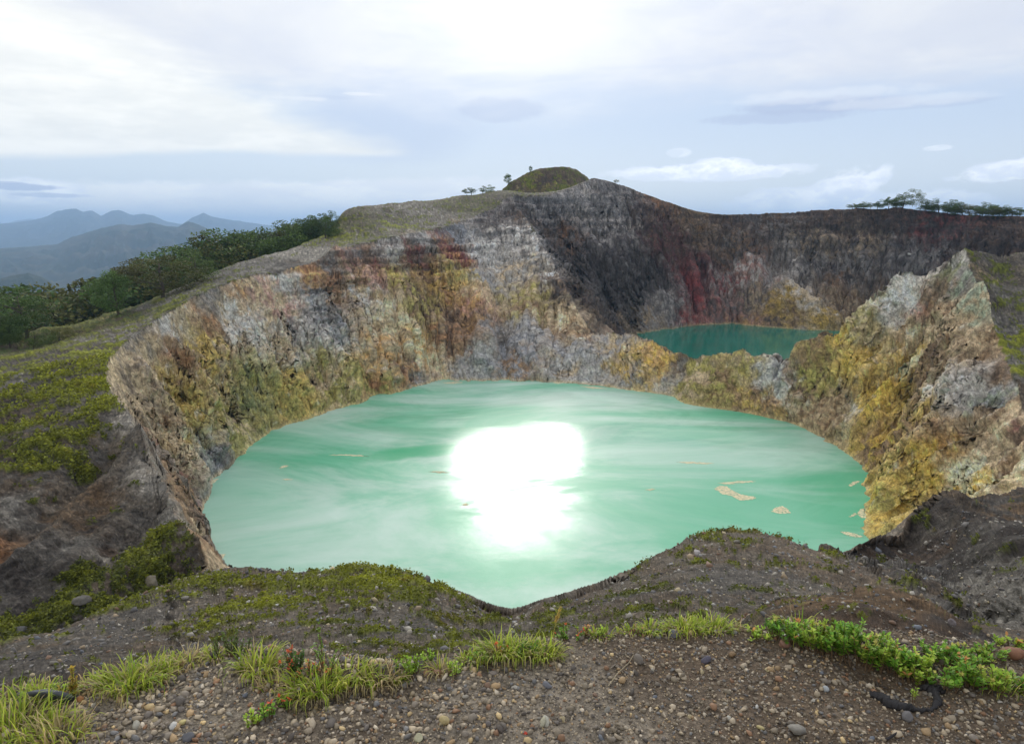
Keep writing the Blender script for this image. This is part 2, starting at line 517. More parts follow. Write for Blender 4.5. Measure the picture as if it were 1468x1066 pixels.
def height(x, y, full=True):
    x = np.asarray(x, float); y = np.asarray(y, float)
    h0 = H0(x, y)
    d, p = seg_dist(x, y, HILL)
    zc = np.interp(p, range(len(HILL)), [q[2] for q in HILL])
    hill = zc - np.sqrt(d * d + 60) * 0.62 + 4.6 + 3.0 * fbm(x / 22, y / 22, 0 * x, 4, 88)
    h0 = np.maximum(h0, hill)
    b1, t1 = bowl(x, y, C1, R1S, R1R, R1Z, 11)
    b2, t2 = bowl(x, y, C2, R2S, R2R, R2Z, 31)
    d, p = seg_dist(x, y, SPUR2)
    zc = np.interp(p, range(len(SPUR2)), [q[2] for q in SPUR2])
    b2 = np.where(t2 < 1, np.maximum(b2, zc - d * 1.1), b2)
    z = np.minimum(h0, np.minimum(b1, b2))
    reg = np.where(z == h0, 0, np.where(b1 < b2, 1, 2))
    if full:
        for pl, w, h in BUMPS:
            d, p = seg_dist(x, y, pl)
            z = z + 1.7 * h * np.exp(-(d / w) ** 2) * np.where(z > LAKE_Z - 1, 1, 0)
    return z, reg, t1, t2


_cast = {}


def cast(px, py, rmin=6.0, rmax=1300.0, full=False):
    """first point of the land seen in the direction of a photo position"""
    k = (px, py, full)
    if k in _cast:
        return _cast[k]
    a, c = ray(px, py)
    ys = np.exp(np.linspace(math.log(rmin), math.log(rmax), 1500))
    z, *_ = height(a * ys, ys, full)
    hit = np.nonzero(z >= c * ys)[0]
    i = hit[0] if len(hit) else len(ys) - 1
    r = (a * ys[i], ys[i], z[i])
    _cast[k] = r
    return r


def bump(pxl, w, h):
    BUMPS.append(([cast(*p) for p in pxl], w, h))


bump([(415, 425), (470, 465), (530, 520), (545, 570)], 9, -6)       # scree chute
bump([(410, 480), (440, 500), (500, 535)], 10, 4)
bump([(500, 400), (570, 440), (640, 480), (690, 515)], 10, 7)       # pale spur down to the brown basin
bump([(640, 440), (650, 480), (655, 515)], 14, -6)                  # brown basin
bump([(700, 430), (690, 470), (700, 520)], 9, 7)
bump([(700, 370), (740, 420), (800, 470)], 9, -4)
bump([(760, 440), (770, 500), (780, 535)], 14, 6)
bump([(1290, 430), (1230, 520), (1225, 600)], 8, 5)
bump([(1310, 480), (1290, 560), (1280, 640)], 8, -5)
bump([(1400, 450), (1370, 540), (1330, 640), (1300, 700)], 9, 6)
bump([(945, 350), (965, 400), (980, 450)], 14, 6)
bump([(1000, 330), (1040, 400), (1060, 440)], 14, -9)
bump([(1090, 350), (1085, 400)], 12, 5)
bump([(215, 560), (260, 640), (285, 700)], 5, 4)
bump([(290, 570), (310, 610), (325, 660)], 9, 4)

for (px, py, yy_, w, h) in [(1064, 511, 430, 4, 2.4), (1095, 517, 420, 3.5, 2.2), (1109, 520, 413, 3, 2.2), (1150, 501, 396, 5, 2.2), (1182, 488, 386, 4, 1.8), (940, 497, 490, 6, 2), (1010, 519, 449, 5, 1.8),
                           (1245, 441, 378, 5, 2), (1215, 478, 380, 4, 2), (1290, 416, 374, 7, 2.5), (1035, 514, 438, 4, 1.6), (975, 510, 468, 4, 1.6)]:
    q = P(px, py, yy_)
    BUMPS.append(([q, (q[0] + .5, q[1] + .5, q[2])], w, h))
bump([(250, 690), (170, 770), (90, 830)], 4, 2.2)
bump([(200, 640), (120, 720), (30, 800)], 5, 2.5)
bump([(230, 720), (150, 800)], 4, -2.5)
bump([(160, 650), (60, 740), (0, 790)], 5, -2.5)
bump([(280, 790), (200, 830), (120, 880)], 4, 1.5)
bump([(1300, 745), (1380, 800), (1440, 870)], 4, -2)
bump([(1360, 725), (1420, 790), (1468, 850)], 5, 2)

# ---------------------------------------------------------------- the gravel ledge in front
EYE = 1.6


def zplane_xy(px, py, z=-EYE):
    return xy_at(px, py, z)


LIP = [zplane_xy(px, py) for (px, py) in [(-250, 1040), (-100, 1010), (0, 996), (60, 992), (130, 978), (170, 962), (250, 940), (320, 922), (400, 925), (470, 932), (560, 958), (650, 948), (700, 928), (760, 915), (800, 914),
                                          (850, 906), (930, 899), (1000, 894), (1080, 895), (1180, 898), (1260, 902), (1340, 906), (1420, 914), (1468, 925), (1600, 950), (1750, 990)]]
_lt = np.array([math.atan2(x, y) for x, y in LIP]); _lr = np.array([math.hypot(x, y) for x, y in LIP])
_lt = np.concatenate([[-math.pi, -2.2, -1.5], _lt, [1.5, 2.2, math.pi]])
_lr = np.concatenate([[40, 20, 3.2], _lr, [4.5, 20, 40]])


HOLLOWS = [([zplane_xy(*q) for q in pl], d_) for pl, d_ in [([(430, 1015), (470, 1000), (530, 985), (590, 990)], .035), ([(700, 950), (740, 948), (790, 945)], .018), ([(1225, 962), (1250, 968), (1290, 985)], .035)]]
MATS = [([zplane_xy(*q) for q in pl], d_) for pl, d_ in [([(440, 975), (500, 960), (570, 962)], .03), ([(715, 930), (780, 925)], .02), ([(1150, 915), (1230, 930), (1300, 945)], .035)]]


def ledge(x, y):
    r = np.hypot(x, y)
    th = np.arctan2(x, y)
    lip = np.interp(th, _lt, _lr)
    z = -EYE + 0.028 * fbm(x * 1.3, y * 1.3, 0.5, 3, 3) + 0.010 * fbm(x * 7, y * 7, 0.5, 3, 4)
    z = z - 0.02 * np.clip(r - 3, 0, 40)
    # turf edges that overhang small hollows
    for pl, dep in HOLLOWS:
        d, p_ = seg_dist(x, y, pl)
        z = z - dep * np.exp(-(d / .05) ** 2)
    for pl, hh in MATS:
        d, p_ = seg_dist(x, y, pl)
        z = z + hh * np.exp(-(d / .07) ** 2)
    return z, r - lip


def ground_z(x, y):
    """height of the ledge for things that stand on it"""
    z, d = ledge(np.asarray([x], float), np.asarray([y], float))
    return float(z[0])

# ---------------------------------------------------------------- terrain mesh
def build_grid():
    # columns: dense over the field of view, coarse elsewhere
    half = math.radians(40.5)
    ncol = 1090
    front = np.linspace(-half, half, ncol)
    side = np.concatenate([np.linspace(half, math.radians(60), 40)[1:], np.linspace(math.radians(60), math.pi, 50)[1:]])
    th = np.concatenate([-side[::-1], front, side])
    NS = 2600
    r = np.exp(np.linspace(math.log(0.35), math.log(6500), NS)) - 0.3
    x = np.sin(th)[:, None] * r; y = np.cos(th)[:, None] * r
    z = np.empty(x.shape)
    # coarse evaluation on every 4th column is enough to place the samples
    sel = np.arange(0, len(th), 4)
    zz, *_ = height(x[sel], y[sel])
    zl, d = ledge(x[sel], y[sel])
    zz = np.where(d < 0, zl, np.maximum(zz, zl - 2.5 * d)) if True else zz
    s = zz / r
    dr = np.diff(r)
    ds = np.sqrt(dr ** 2 + np.diff(zz, axis=1) ** 2) / r[1:]
    cm = np.maximum.accumulate(s, axis=1)
    vis = (s[:, 1:] >= cm[:, 1:] - 0.004)
    # projected size on screen matters most, surface length a bit
    proj = np.abs(np.diff(s, axis=1))
    w = np.where(vis, proj * 1.0 + ds * 0.035, ds * 0.018) + 1e-6
    w = np.where(r[1:] < 1.5, w * 0.03, w)
    w = np.where((r[1:] >= 1.5) & (r[1:] < 4), w * 0.5, w)
    w = np.where((r[1:] > 1100), w * 0.25, w)
    k = 9
    ker = np.hanning(k + 2)[1:-1]; ker /= ker.sum()
    wp = np.pad(w, ((k // 2, k // 2), (0, 0)), mode='edge')
    w = sum(wp[i:i + len(sel)] * ker[i] for i in range(k))
    NR = 900
    cw = np.concatenate([np.zeros((len(sel), 1)), np.cumsum(w, axis=1)], axis=1)
    rs = np.empty((len(sel), NR))
    for i in range(len(sel)):
        rs[i] = np.interp(np.linspace(0, cw[i, -1], NR), cw[i], r)
    R = np.empty((len(th), NR))
    for j in range(NR):
        R[:, j] = np.interp(np.arange(len(th)), sel, rs[:, j])
    return th, R


TH, RAD = build_grid()
X = np.sin(TH)[:, None] * RAD
Y = np.cos(TH)[:, None] * RAD
Z, REG, T1, T2 = height(X, Y)
ZL, DL = ledge(X, Y)
NEAR = DL < 0
Z = np.where(NEAR, ZL, np.maximum(Z, ZL - 2.2 * DL - 0.6 * np.clip(DL, 0, .25)))
# the far outskirts of the mountain
shp = X.shape
x, y, z = X.ravel().astype(np.float32), Y.ravel().astype(np.float32), Z.ravel().astype(np.float32)
reg = REG.ravel(); near = NEAR.ravel(); dl = DL.ravel()
t1, t2 = T1.ravel(), T2.ravel()
dist = np.sqrt(x * x + y * y + z * z)
wall = (reg > 0) & ~near
wallf = wall.astype(np.float32)


def grid_normals(x, y, z):
    p = np.stack([x, y, z], -1).reshape(*shp, 3)
    du = np.gradient(p, axis=0); dv = np.gradient(p, axis=1)
    n = np.cross(du, dv)
    n /= np.linalg.norm(n, axis=-1, keepdims=True) + 1e-12
    n *= np.sign(n[..., 2:3] + 1e-9)
    return n.reshape(-1, 3).astype(np.float32)


N = grid_normals(x, y, z)
# --- displacement. Wavelengths are real sizes; octaves finer than the mesh fade out with distance
dsp = np.zeros_like(x)
px_m = dist / 683.0                       # metres per picture pixel at this place
strata = perlin(x * .004, y * .004, z * .16, 71)
for lam, aw, as_ in [(90, 7.0, 0), (45, 6.5, 0.9), (22, 4.6, 0.7), (11, 2.9, .45), (5.5, 2.1, .32), (2.7, 1.3, .24), (1.3, .6, .15), (.6, .25, .09), (.3, .1, .05)]:
    fade = np.clip((lam / px_m - 1.5) / 2.5, 0, 1) * np.clip((dist - 4) / (lam * 2.5), 0, 1)
    idx = np.nonzero((fade > 0.02) & ~near)[0]
    if len(idx) == 0:
        continue
    xi, yi, zi = x[idx] / lam, y[idx] / lam, z[idx] / lam
    wi = wallf[idx]
    n = perlin(xi, yi, zi * np.where(wi > 0, 0.8, 1.0), int(lam * 10))
    rd = 0.55 - 2.0 * np.abs(n)
    rgd = 1 + 1.6 * ((x[idx] < -60) & (y[idx] > 90) & (y[idx] < 215) & (z[idx] < -58)) + 1.4 * ((x[idx] > 38) & (y[idx] > 45) & (y[idx] < 150))
    dsp[idx] += fade[idx] * (wi * aw * rd * 0.55 + (1 - wi) * as_ * n * rgd) * (np.clip((dist[idx] - 300) / 300, 0, 1) if lam > 60 else 1)
# keep the shore and the rims where they are
shore = np.clip(np.abs(z - LAKE_Z) / 7.0, 0.12, 1)
dsp *= np.where(wall, shore, 1)
rimk = np.clip(np.abs(1 - np.where(reg == 2, t2, t1)) / 0.12, np.where((y > 350) & (y < 560) & (x > 50), .9, .25), 1)
dsp *= np.where(wall, rimk, 1)
dsp *= np.where(wall, np.clip((dist - 70) / 260, .06, 1), 1)
dsp *= np.where(wall & (x < -95) & (reg == 1), 1 - .85 * sstep(.62, .8, t1), 1)
# thin lava beds stand proud on the upper walls
bed = perlin(x * .006, y * .006, z * .55 + 0.2 * perlin(x * .02, y * .02, z * .02, 5), 77)
tw = np.where(reg == 2, t2, t1)
bedm = np.where(reg == 2, 1, .5 * sstep(400, 470, y) + .5 * sstep(430, 500, y)) * np.where((x > 60) & (reg == 1), .15, 1)
dsp += wallf * bedm * sstep(.45, .8, tw) * np.clip(bed * 3, -1, 1) * 1.6 * np.clip((1 - tw) / 0.08, 0, 1)
x0, y0, z0 = x.copy(), y.copy(), z.copy()
x = x + N[:, 0] * dsp; y = y + N[:, 1] * dsp; z = z + N[:, 2] * dsp
N2 = grid_normals(x, y, z)

# ---------------------------------------------------------------- colours of rock, soil and moss
PAL = dict(
    lgrey=(.38, .37, .36), grey=(.25, .25, .25), bgrey=(.19, .20, .225), dgrey=(.115, .11, .11), dark=(.055, .048, .048),
    dbrown=(.095, .068, .052), brown=(.17, .115, .07), rust=(.22, .12, .065), orange=(.36, .23, .10), ochre=(.34, .25, .08),
    gold=(.40, .28, .06), olive=(.23, .21, .07), cream=(.50, .42, .29), tan=(.31, .25, .17), maroon=(.13, .045, .045), red=(.27, .055, .055),
    pink=(.33, .20, .17), white=(.55, .54, .52), soil=(.125, .10, .078), gsoil=(.15, .135, .12), path=(.2, .16, .125), green=(.065, .12, .02), lgreen=(.11, .21, .02),
    sgreen=(.13, .14, .07), teal=(.2, .24, .19))
# position in the photo (turned into a place on the land), reach in px, two rocks, wall or slope, moss
W = [
    # near crater, left wall
    (190, 500, 30, 'tan', 'gsoil'), (240, 470, 30, 'tan', 'grey'), (300, 430, 26, 'gsoil', 'dgrey'), (350, 405, 20, 'dgrey', 'tan'),
    (210, 560, 30, 'tan', 'soil'), (235, 620, 22, 'brown', 'tan'), (255, 680, 16, 'maroon', 'brown'), (270, 740, 14, 'dbrown', 'brown'), (290, 790, 14, 'tan', 'brown'),
    (300, 470, 22, 'rust', 'brown'), (350, 425, 20, 'rust', 'orange'), (260, 510, 26, 'brown', 'rust'), (240, 550, 20, 'brown', 'ochre'),
    (300, 520, 40, 'tan', 'ochre'), (270, 580, 30, 'ochre', 'olive'), (255, 640, 18, 'ochre', 'cream'), (265, 700, 14, 'tan', 'brown'), (280, 760, 10, 'tan', 'brown'),
    (285, 640, 14, 'bgrey', 'teal'), (320, 670, 26, 'bgrey', 'dgrey'), (300, 690, 20, 'grey', 'bgrey'), (330, 610, 34, 'olive', 'tan'),
    (350, 470, 40, 'tan', 'lgrey'), (400, 440, 36, 'pink', 'tan'), (390, 500, 40, 'lgrey', 'tan'), (360, 560, 40, 'olive', 'sgreen'), (420, 560, 40, 'olive', 'ochre'), (470, 560, 36, 'olive', 'tan'),
    (440, 480, 30, 'grey', 'lgrey'), (410, 405, 22, 'lgrey', 'grey'), (450, 430, 20, 'grey', 'bgrey'), (490, 490, 26, 'bgrey', 'lgrey'), (510, 530, 26, 'olive', 'ochre'), (480, 460, 22, 'bgrey', 'dgrey'),
    (440, 395, 20, 'rust', 'orange'), (470, 410, 26, 'rust', 'brown'), (530, 400, 26, 'pink', 'brown'), (520, 435, 26, 'lgrey', 'tan'), (560, 470, 30, 'cream', 'tan'), (600, 500, 30, 'cream', 'orange'),
    (560, 520, 30, 'tan', 'orange'), (545, 555, 24, 'olive', 'rust'), (580, 535, 20, 'dbrown', 'rust'), (600, 545, 14, 'dgrey', 'bgrey'), (630, 520, 20, 'cream', 'tan'),
    # dark cliff band below the rim
    (470, 385, 18, 'dbrown', 'dgrey'), (520, 370, 22, 'dgrey', 'dbrown'), (560, 355, 20, 'dgrey', 'grey'), (600, 345, 22, 'grey', 'dgrey'), (650, 335, 22, 'bgrey', 'dgrey'), (700, 320, 20, 'dgrey', 'dark'),
    (540, 385, 20, 'dbrown', 'maroon'), (600, 372, 24, 'maroon', 'dbrown'), (650, 365, 22, 'maroon', 'rust'), (500, 392, 16, 'maroon', 'dbrown'),
    (560, 405, 26, 'brown', 'olive'), (620, 400, 26, 'ochre', 'brown'), (660, 395, 20, 'ochre', 'olive'), (600, 430, 30, 'dbrown', 'olive'), (640, 415, 14, 'orange', 'rust'),
    (650, 450, 26, 'dbrown', 'brown'), (640, 485, 26, 'dbrown', 'rust'), (660, 500, 16, 'rust', 'brown'), (590, 460, 22, 'brown', 'olive'),
    (680, 440, 20, 'orange', 'pink'), (690, 430, 14, 'cream', 'tan'), (670, 470, 16, 'orange', 'brown'),
    (700, 365, 26, 'grey', 'lgrey'), (740, 390, 26, 'grey', 'tan'), (690, 400, 18, 'bgrey', 'grey'), (760, 420, 24, 'tan', 'olive'), (740, 340, 20, 'dgrey', 'lgrey'), (760, 360, 18, 'lgrey', 'dgrey'),
    (720, 300, 16, 'dgrey', 'dark'), (750, 310, 14, 'dark', 'dbrown'), (780, 400, 18, 'dbrown', 'lgrey'),
    (660, 530, 22, 'bgrey', 'grey'), (690, 525, 22, 'grey', 'bgrey'), (720, 500, 30, 'bgrey', 'dgrey'), (760, 490, 30, 'bgrey', 'grey'), (740, 530, 26, 'bgrey', 'brown'),
    (800, 480, 26, 'tan', 'brown'), (790, 460, 20, 'cream', 'tan'), (830, 480, 20, 'tan', 'brown'), (820, 510, 24, 'grey', 'bgrey'), (800, 530, 22, 'tan', 'grey'), (850, 530, 24, 'bgrey', 'grey'),
    (760, 450, 20, 'olive', 'brown'),
    (880, 500, 20, 'tan', 'bgrey'), (890, 520, 20, 'ochre', 'tan'), (940, 520, 18, 'gold', 'orange'), (930, 545, 20, 'tan', 'ochre'), (910, 545, 18, 'ochre', 'bgrey'), (965, 530, 16, 'dbrown', 'dgrey'), (950, 555, 14, 'bgrey', 'grey'),
    (1000, 540, 26, 'olive', 'tan'), (1040, 550, 28, 'olive', 'brown'), (1060, 530, 22, 'tan', 'olive'), (1075, 575, 22, 'ochre', 'brown'), (1030, 570, 18, 'brown', 'olive'), (1110, 545, 20, 'bgrey', 'lgrey'), (1120, 560, 18, 'bgrey', 'grey'),
    (1125, 578, 12, 'white', 'lgrey'), (1110, 595, 18, 'brown', 'orange'), (1160, 600, 26, 'brown', 'tan'), (1160, 540, 30, 'brown', 'olive'), (1180, 510, 22, 'olive', 'brown'), (1200, 600, 24, 'tan', 'brown'),
    (1225, 600, 12, 'lgrey', 'sgreen'), (1150, 500, 14, 'bgrey', 'grey'), (1205, 490, 14, 'gold', 'ochre'), (1235, 480, 20, 'tan', 'olive'), (1250, 450, 16, 'cream', 'olive'),
    (1285, 430, 26, 'white', 'lgrey'), (1270, 445, 20, 'lgrey', 'grey'), (1310, 440, 18, 'grey', 'pink'), (1300, 465, 18, 'cream', 'tan'), (1240, 520, 24, 'gold', 'ochre'), (1260, 560, 26, 'ochre', 'gold'), (1255, 500, 20, 'sgreen', 'tan'),
    (1290, 520, 24, 'cream', 'ochre'), (1330, 480, 28, 'brown', 'tan'), (1340, 430, 24, 'soil', 'brown'), (1360, 400, 22, 'sgreen', 'grey'), (1385, 400, 22, 'teal', 'dgrey'), (1400, 450, 26, 'tan', 'teal'), (1380, 480, 26, 'tan', 'brown'),
    (1420, 500, 24, 'brown', 'tan'), (1440, 540, 22, 'brown', 'dbrown'), (1340, 530, 30, 'brown', 'dbrown'), (1290, 600, 30, 'ochre', 'brown'), (1260, 640, 26, 'gold', 'brown'), (1280, 700, 26, 'ochre', 'olive'), (1255, 720, 22, 'gold', 'olive'),
    (1350, 570, 24, 'lgrey', 'tan'), (1390, 570, 26, 'lgrey', 'grey'), (1420, 575, 18, 'bgrey', 'teal'), (1440, 600, 22, 'brown', 'tan'), (1320, 620, 26, 'brown', 'ochre'), (1380, 620, 26, 'tan', 'brown'), (1420, 640, 24, 'tan', 'cream'),
    (1340, 660, 24, 'gold', 'orange'), (1320, 690, 24, 'gold', 'ochre'), (1375, 680, 18, 'lgrey', 'cream'), (1400, 690, 16, 'gold', 'cream'), (1440, 670, 18, 'cream', 'brown'), (1462, 620, 14, 'dbrown', 'maroon'),
    # far crater
    (790, 300, 24, 'grey', 'dgrey'), (830, 290, 26, 'grey', 'lgrey'), (850, 330, 28, 'lgrey', 'dgrey'), (880, 290, 24, 'grey', 'dgrey'), (890, 320, 24, 'lgrey', 'dgrey'), (820, 340, 22, 'rust', 'dgrey'),
    (860, 380, 34, 'dgrey', 'dark'), (820, 420, 30, 'dark', 'dbrown'), (880, 430, 34, 'dark', 'dgrey'), (930, 320, 26, 'dbrown', 'dark'), (945, 290, 14, 'rust', 'dbrown'), (950, 350, 28, 'dbrown', 'maroon'), (1000, 330, 24, 'brown', 'soil'),
    (930, 400, 30, 'dgrey', 'dark'), (985, 400, 15, 'red', 'maroon'), (1000, 432, 17, 'red', 'maroon'), (1005, 385, 15, 'maroon', 'dark'), (990, 450, 10, 'red', 'pink'), (1035, 400, 14, 'lgrey', 'red'), (960, 440, 18, 'lgrey', 'dgrey'), (990, 455, 14, 'pink', 'red'),
    (930, 455, 16, 'tan', 'grey'), (900, 465, 16, 'tan', 'dbrown'), (1015, 445, 14, 'pink', 'dgrey'), (1050, 440, 20, 'pink', 'dgrey'), (1070, 460, 14, 'orange', 'pink'), (1080, 430, 18, 'dgrey', 'tan'),
    (1080, 390, 18, 'white', 'pink'), (1060, 350, 24, 'dgrey', 'brown'), (1090, 355, 12, 'rust', 'dgrey'), (1130, 360, 16, 'lgrey', 'dgrey'), (1110, 320, 30, 'dbrown', 'dgrey'), (1050, 320, 20, 'dbrown', 'dark'), (1115, 325, 6, 'lgrey', 'grey'),
    (1180, 320, 34, 'dbrown', 'dark'), (1260, 320, 34, 'dark', 'dbrown'), (1350, 330, 34, 'dark', 'maroon'), (1440, 330, 30, 'dark', 'dbrown'), (1160, 350, 30, 'dgrey', 'tan'), (1230, 350, 30, 'tan', 'dark'), (1310, 370, 30, 'grey', 'dgrey'),
    (1160, 380, 26, 'dark', 'grey'), (1220, 390, 28, 'dark', 'grey'), (1280, 390, 28, 'grey', 'dark'), (1128, 400, 14, 'white', 'white'), (1150, 420, 16, 'white', 'cream'), (1115, 430, 16, 'gold', 'ochre'), (1130, 450, 16, 'ochre', 'brown'),
    (1168, 438, 14, 'white', 'cream'), (1112, 458, 8, 'dark', 'dark'), (1180, 455, 14, 'gold', 'ochre'), (1200, 430, 20, 'brown', 'tan'), (1230, 440, 18, 'brown', 'tan'), (1200, 405, 16, 'brown', 'rust'), (1260, 405, 18, 'brown', 'dbrown'), (1400, 360, 24, 'dark', 'dbrown'),  # all-dark point under the spur paints a cave's shade; no hollow modelled
]
